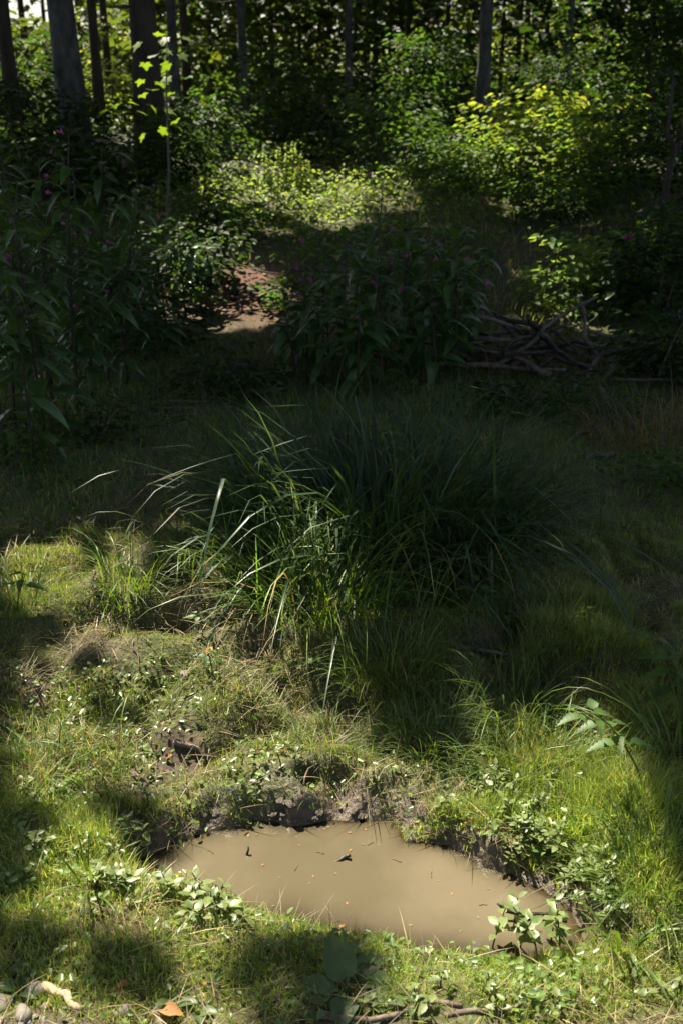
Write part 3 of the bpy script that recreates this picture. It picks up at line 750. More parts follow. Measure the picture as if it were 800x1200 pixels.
# ================================================================== SEDGE TUSSOCK and tufts
def blade_mesh(L, W, lean, curve, mat, seg=7, fold=.35, name='blade'):
    V, T, Q, C = blades(np.zeros((1, 3)), np.zeros(1), np.array([L]), np.array([W]), np.array([lean]), np.array([curve]), seg, np.ones((1, 3)), None, fold)
    me = mesh_np(name, V, T, Q); me.materials.append(mat); return me
SEDGE_ME = [blade_mesh(l, w, le, c, m_sedge) for l, w, le, c in [(.85,.014,.15,1.7),(.95,.016,.35,1.8),(.75,.013,.1,1.1),(.9,.015,.55,1.7),(.7,.012,.75,1.6),(.8,.013,.5,1.3),(1.0,.016,.3,2.4),(.65,.014,.25,.8),(.95,.013,.75,1.3),(.85,.012,.95,1.1)]]
def kink(me, f, drop):
    n = len(me.vertices); co = np.zeros(n*3, np.float32); me.vertices.foreach_get('co', co); co = co.reshape(-1, 3)
    k = int(n*f)//3*3; p = co[k+1].copy(); d = co[k:]-p; c_, s_ = math.cos(drop), math.sin(drop)
    x_ = d[:, 0]*c_+d[:, 2]*s_; z_ = -d[:, 0]*s_+d[:, 2]*c_; co[k:, 0] = p[0]+x_; co[k:, 2] = p[2]+z_
    me.vertices.foreach_set('co', co.ravel()); me.update(); return me
SEDGE_ME += [kink(blade_mesh(l, w, le, c, m_sedge, 10), f, dr) for l, w, le, c, f, dr in [(.8,.015,.2,.5,.5,1.4),(.7,.014,.35,.6,.62,1.7),(.9,.013,.1,.4,.6,1.1),(.75,.012,.6,.5,.45,.9)]]
SEDGE_ME += [blade_mesh(l, w, le, c, m_sedge) for l, w, le, c in [(.6,.008,.4,1.2),(.7,.007,.2,1.9),(.5,.009,.9,1.0),(.8,.008,.65,1.9)]]
TUFT_ME = [blade_mesh(l, w, le, c, m_tuft, 6) for l, w, le, c in [(.5,.006,.2,1.6),(.55,.007,.45,1.8),(.4,.006,.15,1.0),(.45,.005,.6,1.5),(.6,.007,.3,2.2),(.35,.005,.8,1.2)]]
STRAW_ME = [blade_mesh(l, w, le, c, m_straw, 6) for l, w, le, c in [(.6,.004,.5,1.8),(.5,.004,.8,1.6),(.7,.005,.4,2.3)]]
def tussock(name, base, meshes, n, spread, label, cat, scale=1.0, nstuff=0, stuff_len=.5, stuff_w=.006, stuff_col=(.06, .10, .025), stuff_mat=None, straw=0, group=None, front=0.0, elong=1.0):
    root = empty(name, base); tag(root, label, cat, group)
    for k in range(n):
        a_ = rng.uniform(0, 6.283); r_ = spread*math.sqrt(rng.uniform(0, 1))
        p = (r_*math.cos(a_)*elong, r_*math.sin(a_), 0); gz = hz(base[0]+p[0], base[1]+p[1])-base[2]-.01
        obj('blade', meshes[rng.integers(len(meshes))], None, root, (p[0], p[1], gz), (rng.normal(0, .08), rng.normal(0, .10)+.5*(r_/spread-.25)*(n > 200), a_+rng.normal(0, .7)), scale*rng.uniform(.6, 1.12))
    for k in range(straw):
        a_ = rng.uniform(0, 6.283); r_ = spread*math.sqrt(rng.uniform(0, 1)); p = (r_*math.cos(a_)*elong, r_*math.sin(a_))
        obj('dry_blade', STRAW_ME[rng.integers(3)], None, root, (p[0], p[1], hz(base[0]+p[0], base[1]+p[1])-base[2]-.01), (0, rng.normal(0, .15), a_+rng.normal(0, .6)), scale*rng.uniform(.6, 1.15))
    if nstuff:
        a_ = rng.uniform(0, 6.283, nstuff); r_ = spread*1.1*np.sqrt(rng.uniform(0, 1, nstuff))
        x_, y_ = r_*np.cos(a_)*elong, r_*np.sin(a_); z_ = H(base[0]+x_, base[1]+y_)-base[2]-.01
        V, T, Q, C = blades(np.stack([x_, y_, z_], -1), a_+rng.normal(0, .8, nstuff), stuff_len*rng.uniform(.4, 1.15, nstuff), stuff_w*rng.uniform(.6, 1.3, nstuff),
                            np.abs(rng.normal(.35, .3, nstuff)), rng.uniform(.5, 2.0, nstuff), 5, vcol(nstuff, stuff_col, .3), rng.uniform(-.5, .5, nstuff))
        tag(obj('inner_blades', mesh_np('inner_blades', V, T, Q, C), stuff_mat or m_grass, root), kind='stuff')
    return root
tb = ground(448, 640)
tussock('sedge_tussock', tb, SEDGE_ME, 250, .30, 'large dark green sedge tussock with long arching blades above the hummocks', 'sedge', 1.0, 800, .62, .011, (.04, .072, .027), None, 46, elong=1.6)
tussock('grass_tuft', ground(375, 715), TUFT_ME, 110, .12, 'bright arching grass tuft at the front foot of the sedge tussock', 'grass tuft', .95, 260, .36, .005, (.09, .15, .03), None, 8, elong=1.6)
tussock('grass_tuft', ground(300, 690), TUFT_ME, 50, .10, 'lit fine grass tuft beside the short sawn log', 'grass tuft', .8, 140, .3, .004, (.10, .16, .035), None, 4)
tussock('grass_tuft', ground(455, 790), TUFT_ME, 35, .10, 'fine soft grass tuft drooping over the hummock above the puddle', 'grass tuft', .5, 700, .22, .0028, (.11, .155, .04), None, 8, elong=1.3)
tussock('grass_tuft', ground(395, 872), TUFT_ME, 8, .07, 'fine hair grass tuft on the hummock directly above the mud bank', 'grass tuft', .3, 420, .12, .0022, (.12, .17, .045), elong=1.5)
tussock('grass_tuft', ground(510, 880), TUFT_ME, 10, .09, 'fine hair grass tuft between mud bank and speedwell bank', 'grass tuft', .35, 520, .15, .0024, (.11, .16, .045), elong=1.4)
tussock('grass_tuft', ground(300, 860), TUFT_ME, 6, .09, 'short hair grass tuft on the mossy hummock beside the mud mound', 'grass tuft', .25, 480, .09, .002, (.14, .18, .05), elong=1.5)
tussock('grass_tuft', ground(250, 800), TUFT_ME, 6, .09, 'short sunlit hair grass tuft beside the dark rounded stone', 'grass tuft', .25, 420, .08, .002, (.15, .19, .05), elong=1.5)
tussock('grass_tuft', ground(490, 740), TUFT_ME, 14, .04, 'few broad upright grass blades below the sedge tussock', 'grass tuft', .75)
tussock('grass_tuft', ground(540, 690), TUFT_ME, 40, .12, 'shaded grass tuft on the side of the sedge toward the herb patch', 'grass tuft', .7, 200, .28, .004, (.06, .10, .03))
tussock('grass_tuft', ground(150, 690), TUFT_ME, 60, .08, 'half lit fine grass tuft at the shade edge of the hummocks', 'grass tuft', .6, 120, .2, .004, (.09, .15, .03))
tussock('grass_tuft', ground(118, 715), TUFT_ME, 14, .025, 'small bright yellow-green tuft beside an upright stub', 'grass tuft', .5)
tussock('grass_tuft', ground(25, 705), TUFT_ME, 40, .07, 'sunlit arching tuft beside a broad pale leafed herb', 'grass tuft', .5, 80, .18, .004, (.10, .16, .03))
tussock('grass_tuft', ground(50, 910), TUFT_ME, 40, .10, 'lush drooping grass tuft above the creeping speedwell opposite the nettle', 'grass tuft', .42, 150, .16, .004, (.11, .18, .035))
tussock('grass_tuft', ground(120, 905), TUFT_ME, 22, .06, 'drooping grass tuft between lush grass and the bare mud mound', 'grass tuft', .45)
tussock('grass_tuft', ground(108, 1040), [blade_mesh(l, w, le, c, m_tuft, 6) for l, w, le, c in [(.2,.009,.1,.5),(.24,.008,.5,2.2),(.17,.009,.4,.6),(.22,.007,.7,1.6)]], 11, .02, 'small broad bladed sedge catching sun on the grassy shore by the low speedwell', 'grass tuft', .9)
tussock('grass_tuft', ground(722, 1118), [blade_mesh(l, w, le, c, m_tuft, 6) for l, w, le, c in [(.26,.012,.2,1.6),(.28,.011,.6,1.7),(.2,.012,.4,.9),(.24,.010,.85,1.4)]], 15, .025, 'broad bladed sedge fan beside the speedwell standing in the shallows', 'grass tuft', .85)
tussock('grass_tuft', ground(640, 900), TUFT_ME, 45, .12, 'long fine sunlit grass tuft behind the water speedwell bank', 'grass tuft', .5, 260, .2, .003, (.12, .18, .04), elong=1.4)
tussock('grass_tuft', ground(785, 905), [blade_mesh(l, w, le, c, m_tuft, 6) for l, w, le, c in [(.45,.010,.6,1.5),(.5,.010,.9,1.2),(.4,.009,.3,1.2)]], 34, .06, 'broad arching sedge beside the tall nettle', 'grass tuft', .8)
tussock('grass_tuft', ground(770, 1040), TUFT_ME, 60, .10, 'tall shaded grass tuft behind the broad bladed sedge fan', 'grass tuft', .5, 300, .2, .003, (.08, .13, .03))
tussock('grass_tuft', ground(600, 840), TUFT_ME, 34, .10, 'dark grass tuft with one pale arching blade', 'grass tuft', .6, 120, .22, .004, (.06, .10, .03))
tussock('grass_tuft', ground(640, 735), TUFT_ME, 30, .16, 'upright dim green tuft on the flat between sedge tussock and nettles', 'grass tuft', .4, 260, .16, .004, (.09, .15, .03), elong=1.5)
tussock('grass_tuft', ground(230, 660), TUFT_ME, 40, .12, 'shaded tuft behind the short sawn log', 'grass tuft', .6, 120, .25, .004, (.06, .10, .03))
tussock('grass_tuft', ground(90, 490), TUFT_ME, 36, .25, 'dark tuft at the foot of the balsam stand', 'grass tuft', .7, 150, .3, .005, (.05, .08, .025), elong=1.5)
tussock('dry_grass_tuft', ground(770, 520), STRAW_ME, 60, .22, 'brown withered grass tuft hanging under the dark bramble beside the brush pile', 'dry grass', .7, 300, .35, .004, (.14, .10, .055), elong=1.4)
tussock('dry_grass_tuft', ground(560, 430), STRAW_ME, 26, .18, 'dim dry grass tuft in front of the brush pile', 'dry grass', .9, 60, .3, .004, (.08, .08, .035), elong=1.6)
tussock('dry_grass_tuft', ground(320, 430), STRAW_ME, 26, .2, 'brownish grass stalks between sedge tussock and bare red earth', 'dry grass', .9, 60, .3, .004, (.08, .07, .035), elong=1.6)

# ================================================================== LEAFY PLANTS
def leaf_me(L, W, mat, **kw):
    V, Q = leaf_template(L, W, **kw); me = mesh_np('leaf', V, None, Q); me.materials.append(mat); return me
BALS = [leaf_me(.155, .058, m_balsam, nsec=6, fold=.3, droop=d_, peak=.42, petiole=.02) for d_ in (.25, .5, .8)]
def flower_mesh():
    A = Acc()
    for k in range(5):
        v, f = hexleaf(.017, .014); a_ = k*1.257
        R = np.array(Matrix.Rotation(a_, 3, 'Z') @ Matrix.Rotation(-.6, 3, 'Y')); A.add(v@R.T, f)
    V, T, Q = tube([(0, 0, .004), (-.006, 0, -.008), (-.014, 0, -.014)], [.006, .006, .002], 6); A.add(V, T, Q)
    me = A.mesh('flower'); me.materials.append(m_petal); return me
FLOW = flower_mesh()
def balsam(base, h, label, group, flowers=3, leaves=22, lean=(0, 0), mesh=BALS, name='balsam_plant', fl_mesh=FLOW, branch=3):
    root = empty(name, base, 0); tag(root, label, 'plant', group)
    t = np.linspace(0, 1, 7); P = np.stack([lean[0]*t**1.6, lean[1]*t**1.6, h*t-.04], -1)
    V, T, Q = tube(P, np.linspace(.009, .003, 7), 6); obj('stem', mesh_np('stem', V, T, Q), m_redstem, root)
    ends = [P[-1]]
    for k in range(branch):
        s_ = rng.uniform(.4, .75); p0 = np.array([lean[0]*s_**1.6, lean[1]*s_**1.6, h*s_-.04]); a_ = rng.uniform(0, 6.28); l = h*rng.uniform(.15, .3)
        p1 = p0+np.array([math.cos(a_)*l*.8, math.sin(a_)*l*.8, l]); V, T, Q = tube(limb_path(p0, p1, -.02, 4), np.linspace(.005, .002, 4), 5)
        obj('branch', mesh_np('branch', V, T, Q), m_redstem, root); ends.append(p1)
        for j in range(4):
            q = p0*.35+p1*.65+(p1-p0)*.35*(j/3); a2 = rng.uniform(0, 6.28)
            obj('leaf', mesh[rng.integers(3)], None, root, q, (0, rng.normal(.1, .25), a2), rng.uniform(.5, .9))
    for k in range(leaves):
        s_ = .22+.78*(k/leaves)**.9; p = np.array([lean[0]*s_**1.6, lean[1]*s_**1.6, h*s_-.04])
        obj('leaf', mesh[rng.integers(3)], None, root, p, (rng.normal(0, .2), rng.normal(.05, .25)-.5*(s_ > .93), k*2.1+rng.normal(0, .25)), rng.uniform(.75, 1.25)*(1-.45*max(0, s_-.75)/.25))
    for k in range(flowers):
        e = ends[rng.integers(len(ends))]+np.array([rng.normal(0, .05), rng.normal(0, .05), rng.normal(-.01, .05)])
        e0 = e+np.array([.0, 0, .0])
        f = obj('flower', fl_mesh, None, root, e0, (rng.normal(0, .5), rng.normal(.8, .4), rng.uniform(0, 6.28)), rng.uniform(.7, 1.15))
    return root
GL = 'dark balsam stand below the thick trunks'
LAB_L = 'tall shaded balsam plant with dark pointed leaves and small pink flowers'
for (px, py, D) in [(5,150,4.8),(30,175,5.2),(58,140,5.0),(80,185,5.6),(100,165,6.0),(130,215,5.6),(150,190,6.4),(20,230,4.4),(70,250,4.9),(112,270,5.3),(160,260,5.8),(190,280,6.2),(210,240,6.8),(45,300,4.6),(140,320,5.4),(95,330,5.0),(180,340,5.7),(232,300,6.9),(10,180,6.0),(50,200,6.4),(-20,200,4.5),(-30,250,4.0)]:
    t_ = at(px, py, D); b = np.array([t_[0], t_[1], hz(t_[0], t_[1])]); balsam(b, max(.5, t_[2]-b[2]), LAB_L, GL, rng.integers(0, 3), 28, (rng.normal(0, .06), rng.normal(0, .05)))
# near big leaves at the left border
BIGL = [leaf_me(.19, .075, m_balsam, nsec=6, fold=.3, droop=d_, peak=.38, petiole=.03) for d_ in (.3, .6, .9)]
for (px, py, D) in [(12,310,4.0),(44,345,4.3)]:
    t_ = at(px, py, D); b = np.array([t_[0], t_[1], hz(t_[0], t_[1])])
    balsam(b, t_[2]-b[2], 'broad leaved balsam plant at the front of the stand below the thick trunks', 'broad leaved balsam plants', 1, 14, (rng.normal(0, .05), 0), BIGL, branch=1)
GM = 'balsam plants behind the sedge tussock'
for (px, py, D) in [(437,215,5.3),(402,258,5.2),(475,232,5.7),(500,265,5.4),(530,285,5.8),(555,270,6.0),(410,300,5.4),(385,330,5.2),(360,330,5.6),(450,310,5.1),(515,330,5.3),(420,350,5.0),(480,345,5.5),(345,370,5.3),(545,340,5.6),(455,265,5.5),(425,275,5.6),(490,235,6.0),(520,250,6.1),(540,262,5.4),(378,290,5.9)]:
    t_ = at(px, py, D); b = np.array([t_[0], t_[1], hz(t_[0], t_[1])])
    balsam(b, max(.4, t_[2]-b[2]), 'dark balsam plant with pink flowers rising behind the sedge tussock', GM, rng.integers(1, 4), 22, (rng.normal(0, .05), rng.normal(0, .05)))
t_ = at(728, 262, 6.6); b = np.array([t_[0], t_[1], hz(t_[0], t_[1])])
balsam(b, t_[2]-b[2], 'single balsam plant with a pink flower head above the brambles beside the leaning sapling', None, 6, 12, (.05, 0))

# nettles: toothed pointed leaves in pairs
def nettle_leaf(L, W):
    n = 7; V = []; F = []
    for i in range(n+1):
        s_ = i/n; w = W/2*((s_/.25)**.6 if s_ < .25 else (1-(s_-.25)/.75)**.85)
        z = -.35*L*s_*s_
        for tth in ((0, .86), (.5, 1.0)):
            if i == n and tth[0] > 0: break
            x = .02+L*(s_+tth[0]/n); V += [(x, -w*tth[1], z+.25*w), (x, 0, z), (x, w*tth[1], z+.25*w)]
    m = len(V)//3
    for i in range(m-1):
        for j in (0, 1): F.append([3*i+j, 3*i+3+j, 3*i+4+j, 3*i+j+1])
    me = mesh_np('leaf', V, None, F); me.materials.append(m_nettle); return me
NL = [nettle_leaf(.09, .05), nettle_leaf(.075, .04)]
def nettle(name, base, tip, label, pairs=5, scale=1.0, group=None, meshes=None, cat='plant'):
    root = empty(name, base); tag(root, label, cat, group)
    d = np.array(tip)-np.array(base); n = 6; t = np.linspace(0, 1, n)[:, None]
    P = d*t; P[:, 2] = d[2]*np.sin(t[:, 0]*np.pi/2); P[0, 2] = -.02
    V, T, Q = tube(P, np.linspace(.0035, .0015, n)*scale**.5, 5); obj('stem', mesh_np('stem', V, T, Q), m_stem, root)
    ms = meshes or NL
    for k in range(pairs):
        s_ = .3+.7*(k+1)/pairs; p = np.array([np.interp(s_, t[:, 0], P[:, c_]) for c_ in range(3)]); a0 = k*1.57+rng.normal(0, .2)
        for q in (0, math.pi):
            obj('leaf', ms[k % 2], None, root, p, (rng.normal(0, .15), rng.normal(.0, .2), a0+q), scale*rng.uniform(.8, 1.1)*(1-.45*(k == pairs-1)))
    return root
b = ground(760, 930); nettle('nettle', b, at(675, 835, b[1]-.08), 'tall leaning nettle with toothed leaves lit at its tip', 6, .8)
b = ground(800, 850); nettle('nettle', b, at(790, 772, b[1]), 'shaded nettle at the edge of the dark flat', 6, .95)
b = ground(775, 800); nettle('nettle', b, at(760, 745, b[1]), 'small shaded nettle beside the dark flat', 4, .7)
b = ground(20, 720); nettle('herb', b, at(30, 672, b[1]), 'pale sunlit broad leafed herb beside the sunlit arching tuft', 3, .8)
b = ground(385, 800); nettle('herb', b, at(372, 768, b[1]), 'single lit herb with few long leaves under the bright tuft', 2, .7)
b = ground(20, 560); nettle('herb', b, at(15, 500, b[1]), 'slim herb with lit tips in the dark grass before the balsam stand', 5, .8)
b = ground(465, 640); nettle('vetch', b-np.array([0, .3, 0]), at(455, 500, b[1]-.3), 'slender climbing herb with round leaflets on the sedge tussock', 9, .42)
for (px, py, q) in [(250,790,.5),(238,745,.5),(560,640,.6),(590,690,.6),(545,720,.7),(520,700,.7),(610,660,.6),(500,690,.6),(480,715,.6),(570,725,.6),(640,780,.5),(690,740,.5),(600,745,.6)]:
    b = ground(px, py); nettle('woodland_herb', b, b+np.array([rng.normal(0, .02), rng.normal(0, .02), .10*q+.03]), 'low herb with paired oval leaves near the sedge tussock', 3, q, 'low herbs around the sedge tussock')

# spiked herbs in the clearing
for (px, py, top) in [(310,228,192),(326,226,185),(336,227,183),(344,228,182),(353,229,192),(360,230,198),(318,230,205),(348,232,205)]:
    b = ground(px, py); tp2 = (at(px, top, b[1])-b)*1.35; root = empty('spiked_herb', b)
    tag(root, 'sunlit upright herb with a leafy flower spike in the clearing', 'plant', 'spiked herbs in the sunlit clearing')
    V, T, Q = tube(np.array([(0, 0, -.03), tp2*.5, tp2]), [.006, .005, .003], 5); obj('stem', mesh_np('stem', V, T, Q), m_stem, root)
    n = 75; s_ = rng.uniform(.05, 1, n); hd = rand_heads(n, .2); sc_ = .07*(1.05-s_*.72)
    V, F, C = scatter(HEX, tp2*s_[:, None]+hd*.005, frames(hd, rand_ups(n, .5)), sc_, vcol(n, (.25, .32, .10), .2)); obj('foliage', mesh_np('foliage', V, F, None, C), m_cover, root)

# water speedwell: glossy oval leaves in opposite pairs
BK = [leaf_me(.033, .018, m_brook, nsec=4, fold=.18, droop=d_, peak=.45, petiole=.002) for d_ in (.1, .3)]
def speedwell(px, py, h, lean=(0, 0), n=4, label='', group=None, sc=1.0, base=None):
    b = ground(px, py) if base is None else base
    root = empty('speedwell', b, rng.uniform(0, 6.28)); tag(root, label, 'plant', group)
    t = np.linspace(0, 1, 5)[:, None]; P = np.concatenate([lean[0]*t**1.5, lean[1]*t**1.5, h*t], 1); P[0, 2] = -.015
    V, T, Q = tube(P, np.linspace(.0022, .0013, 5), 5); obj('stem', mesh_np('stem', V, T, Q), m_redstem, root)
    for k in range(n):
        s_ = .25+.75*(k+1)/n; p = np.array([np.interp(s_, t[:, 0], P[:, c_]) for c_ in range(3)]); a0 = k*1.57+rng.normal(0, .25)
        for q in (0, math.pi):
            obj('leaf', BK[rng.integers(2)], None, root, p, (rng.normal(0, .2), rng.normal(-.15, .2)-.35*(k == n-1), a0+q), sc*rng.uniform(.75, 1.15)*(1-.3*(k == n-1)))
    return root
LS = 'leafy water speedwell on the bank below the tall nettle'
pts = []
while len(pts) < 70:
    tq = rng.uniform(0, 1); px = 575+tq*125+rng.normal(0, 30); py = 925+tq*165+rng.normal(0, 26)+rng.choice([0, -45])*.8
    g = ground(px, py)
    if poly_sd(np.array([g[0]]), np.array([g[1]]), PUD)[0] > .0 and 905 < py < 1135: pts.append((px, py))
for (px, py) in pts: speedwell(px, py, rng.uniform(.025, .065), rng.normal(0, .02, 2), rng.integers(3, 5), LS, 'water speedwell on the nettle bank', rng.uniform(.55, .9))
for (px, py, h, lx, nn) in [(575,1112,.10,-.03,4),(608,1108,.13,-.05,5),(630,1118,.12,-.06,5),(600,1090,.10,-.03,4),(645,1098,.13,-.05,5),(655,1120,.12,-.01,5)]:
    g = on_plane(px, py, WATER); g[2] = min(hz(g[0], g[1]), WATER)+.001
    speedwell(px, py, h+.02, (lx, .02), nn, 'water speedwell standing in the shallow corner of the puddle', 'water speedwell in the shallows', 1.05, g)
for (px, py) in [(212,1052),(225,1060),(238,1050),(246,1068),(260,1078),(200,1048),(222,1075),(240,1082),(275,1082),(290,1088),(255,1060)]:
    speedwell(px, py, rng.uniform(.03, .06), rng.normal(0, .015, 2), 3, 'low bright speedwell on the grassy shore by the broad bladed sedge', 'speedwell on the grassy shore', 1.0)
for k in range(34):
    px, py = rng.uniform(0, 185), rng.uniform(915, 1050)
    speedwell(px, py, rng.uniform(.03, .055), rng.normal(0, .015, 2), 3, 'small creeping speedwell on the bank below the bare mud mound', 'speedwell below the mud mound', .85)
for (px, py) in [(270,905),(330,900),(300,945),(345,890),(470,905),(490,880),(440,925),(300,975)]:
    speedwell(px, py, rng.uniform(.02, .04), rng.normal(0, .01, 2), 2, 'tiny speedwell rooted in the muddy back bank', 'speedwell in the mud bank', .65)
for k in range(17):
    px, py = rng.uniform(420, 790), rng.uniform(1120, 1190)
    speedwell(px, py, rng.uniform(.015, .035), rng.normal(0, .01, 2), 2, 'tiny speedwell in the short shore grass past the dock', 'speedwell in the shore grass', .8)

# dock with big rounded leaves, half in shade
def dock_leaf(L, W, seed):
    """broad leaf with side veins, a channelled midrib and a wavy, slightly torn rim"""
    r_ = np.random.default_rng(seed); ns, nc = 16, 10; V = []; Q = []
    ph = r_.uniform(0, 6.28, 3)
    for i_ in range(ns+1):
        s_ = i_/ns; w = W/2*(max(0, math.sin(math.pi*min(1, s_*.96+.035)**.72)))**.62
        for j in range(nc+1):
            c_ = j/nc*2-1; a_ = abs(c_)
            ww = w*(1+.05*math.sin(9*s_+ph[0]+2*(c_ > 0))*a_**3)
            z = .30*ww*a_**1.3-.42*L*(s_-.15)**2+.02*L*math.sin(7*s_+ph[1]+3*c_)*a_**2
            z += .006*L*4*abs(math.sin(math.pi*(6.5*s_-2.2*a_)))**.5*min(1, 3*a_)*(1-a_*.6)
            V.append((.03+L*(s_-.05*a_*a_*(s_ < .3)), ww*c_, z))
    for i_ in range(ns):
        for j in range(nc): Q.append([i_*(nc+1)+j, (i_+1)*(nc+1)+j, (i_+1)*(nc+1)+j+1, i_*(nc+1)+j+1])
    V = np.array(V); n_ = len(V); Vt, Tt, Qt = tube([(0, 0, 0), (.015, 0, .001), (.034, 0, -.001)], [.0022, .002, .0014], 5)
    me = mesh_np('leaf', np.concatenate([V, Vt]), Tt+n_, Q+(Qt+n_).tolist()); me.materials.append(m_dock); return me
DOCK = [dock_leaf(.085, .066, 1), dock_leaf(.080, .048, 2)]
b = ground(410, 1160); root = empty('dock_plant', b); tag(root, 'dock plant with large rounded leaves half in shade on the grassy shore', 'plant')
def place_leaf(me, root, p, head, up, sc):
    Rm = frames(np.array([head], float), np.array([up], float))[0]
    o = obj('leaf', me, None, root); o.matrix_local = Matrix.Translation(p) @ Matrix(Rm.tolist()).to_4x4() @ Matrix.Scale(sc, 4); return o
for (m_, hd_, up_, sc_) in [(0,(-.25,.45,.40),(.1,-.75,.6),1.0),(1,(.45,.35,.22),(-.1,-.4,.9),.85),(0,(.6,-.1,.10),(0,-.25,1),.95),(0,(-.75,.1,.10),(0,-.3,1),.9),(1,(.95,-.25,.05),(0,-.2,1),1.1),(0,(-.1,-.6,.10),(0,-.1,1),.8),(1,(.2,.6,.25),(-.3,-.3,.9),.75)]:
    place_leaf(DOCK[m_], root, (rng.normal(0, .006), rng.normal(0, .006), .002), hd_, up_, sc_)
for (px, py, lab) in [(40,1135,'small round leafed herb in the shade band of the grassy shore'),(25,1160,'small round leafed herb beside the pebbles'),(205,1180,'small round leafed herb beside the brown dead leaf'),(610,1165,'small round leafed herb beside the thin brown root'),(230,1190,'small round leafed herb among the bottom pebbles'),(480,1180,'small round leafed herb past the dock')]:
    b = ground(px, py); root = empty('round_leaf_herb', b); tag(root, lab, 'plant')
    for k in range(4): obj('leaf', DOCK[k % 2], None, root, (0, 0, .002), (rng.normal(0, .2), rng.normal(-.45, .2), k*1.6+rng.normal(0, .3)), rng.uniform(.3, .45))

# ================================================================== WOOD, STONES, DEAD LEAVES
def stick(name, pts3, r0, r1, mat, label, cat='stick', group=None, ring=7, lift=.5, nz=.06):
    P = np.array(pts3, float); b = P[0].copy(); t = np.linspace(0, 1, 8)
    tt = np.linspace(0, 1, len(P)); Pp = np.stack([np.interp(t, tt, P[:, c_]) for c_ in range(3)], -1)-b
    ln = np.linalg.norm(P[-1]-P[0]); wg = np.sin(t*np.pi)*ln*.16
    Pp[:, 0] += wg*fbm(t*2.5+b[0]*31, t*0+b[1]*7, 1, 2, 3); Pp[:, 1] += wg*fbm(t*2.5+b[1]*23, t*0+b[0]*5, 1, 2, 6)
    Pp[:, 2] += fbm(t*3+b[0]*9, t*0+b[1], 1, 2)*r0*.8
    V, T, Q = tube(Pp, np.linspace(r0, r1, 8), ring, True, nz, int(abs(b[0]*1000)) % 999)
    o = obj(name, mesh_np(name, V, T, Q), mat, None, b); tag(o, label, cat, group); return o
def gstick(name, pix, r0, r1, mat, label, up=0, **kw):
    P = []
    for q in pix:
        g = ground(q[0], q[1]); g[2] += r0*.7+up; P.append(g)
    return stick(name, P, r0, r1, mat, label, **kw)
gstick('log', [(238,665),(268,690)], .019, .017, m_drift, 'short sawn log end lying beside the sedge tussock')
gstick('branch', [(247,625),(243,655)], .011, .013, m_twig, 'weathered branch piece behind the short sawn log')
gstick('stick', [(52,1160),(96,1188)], .011, .008, m_drift, 'pinkish bare stick lying beside the pebbles', )
gstick('stick', [(708,908),(726,918)], .005, .004, m_drift, 'short bare stick in the bright grass below the nettle')
gstick('stick', [(765,862),(790,880)], .006, .005, m_drift, 'reddish bare stick under the broad arching sedge')
gstick('stick', [(0,845),(22,852)], .013, .010, m_twig, 'thick brown stick end above the lush drooping tuft')
gstick('stick', [(112,676),(113,700)], .006, .005, m_twig, 'upright brown stub beside the small bright tuft', up=.02)
gstick('stick', [(670,658),(705,685)], .006, .004, m_twig, 'thin pale stick lying on the dark flat beside the nettles')
gstick('stick', [(684,538),(718,535)], .014, .012, m_twig, 'pale broken branch lying on the dark flat below the brush pile')
gstick('stick', [(672,517),(706,498)], .010, .006, m_black, 'thin dark branch below the brush pile')
gstick('stick', [(265,440),(300,432)], .03, .024, m_grey, 'pale grey stone-like log before the balsam stand')
gstick('stick', [(520,1190),(640,1160),(700,1150)], .006, .004, m_twig, 'thin brown root crossing the short shore grass')
gstick('stick', [(375,1192),(470,1185),(540,1180)], .007, .005, m_twig, 'dim root lying in the shade beside the dock')
gstick('stick', [(155,905),(172,925),(168,950)], .008, .004, m_twig, 'forked pale root in the bare mud mound')
gstick('stick', [(205,870),(240,888)], .009, .006, m_twig, 'brown root on top of the bare mud mound')
gstick('stick', [(185,935),(205,965)], .006, .004, m_black, 'dark wet root on the bank below the mud mound')
gstick('stick', [(510,752),(600,770)], .008, .005, m_twig, 'brown dead stem under the sedge tussock')
# in and over the water
def wpt(px, py, dz): q = on_plane(px, py, WATER+dz); return q
stick('wet_twig', [wpt(385,1010,-.006), wpt(398,1006,.002), wpt(410,1002,.010)], .003, .005, m_black, 'dark wet twig poking out of the middle of the puddle', 'twig')
stick('wet_twig', [wpt(288,1006,-.008), wpt(290,1000,.006), wpt(291,990,.022)], .004, .002, m_black, 'tiny upright dark twig near the back of the puddle', 'twig')
stick('wet_twig', [wpt(583,1058,.03), wpt(600,1066,.018), wpt(640,1072,.008), wpt(662,1080,.0)], .005, .006, m_black, 'black curved twig reaching over the water from the speedwell', 'twig')
for (px, py, l) in [(505,1028,.03),(380,1000,.02),(470,1010,.025),(250,1000,.03),(345,1020,.02),(560,1060,.02),(430,990,.02)]:
    a_ = rng.uniform(0, 3.14); p = wpt(px, py, .0015); q = p+np.array([math.cos(a_)*l, math.sin(a_)*l, 0])
    stick('floating_straw', [p, q], .0009, .0006, m_straw, 'thin straw floating on the muddy puddle', 'straw', 'straws floating on the puddle', 5)

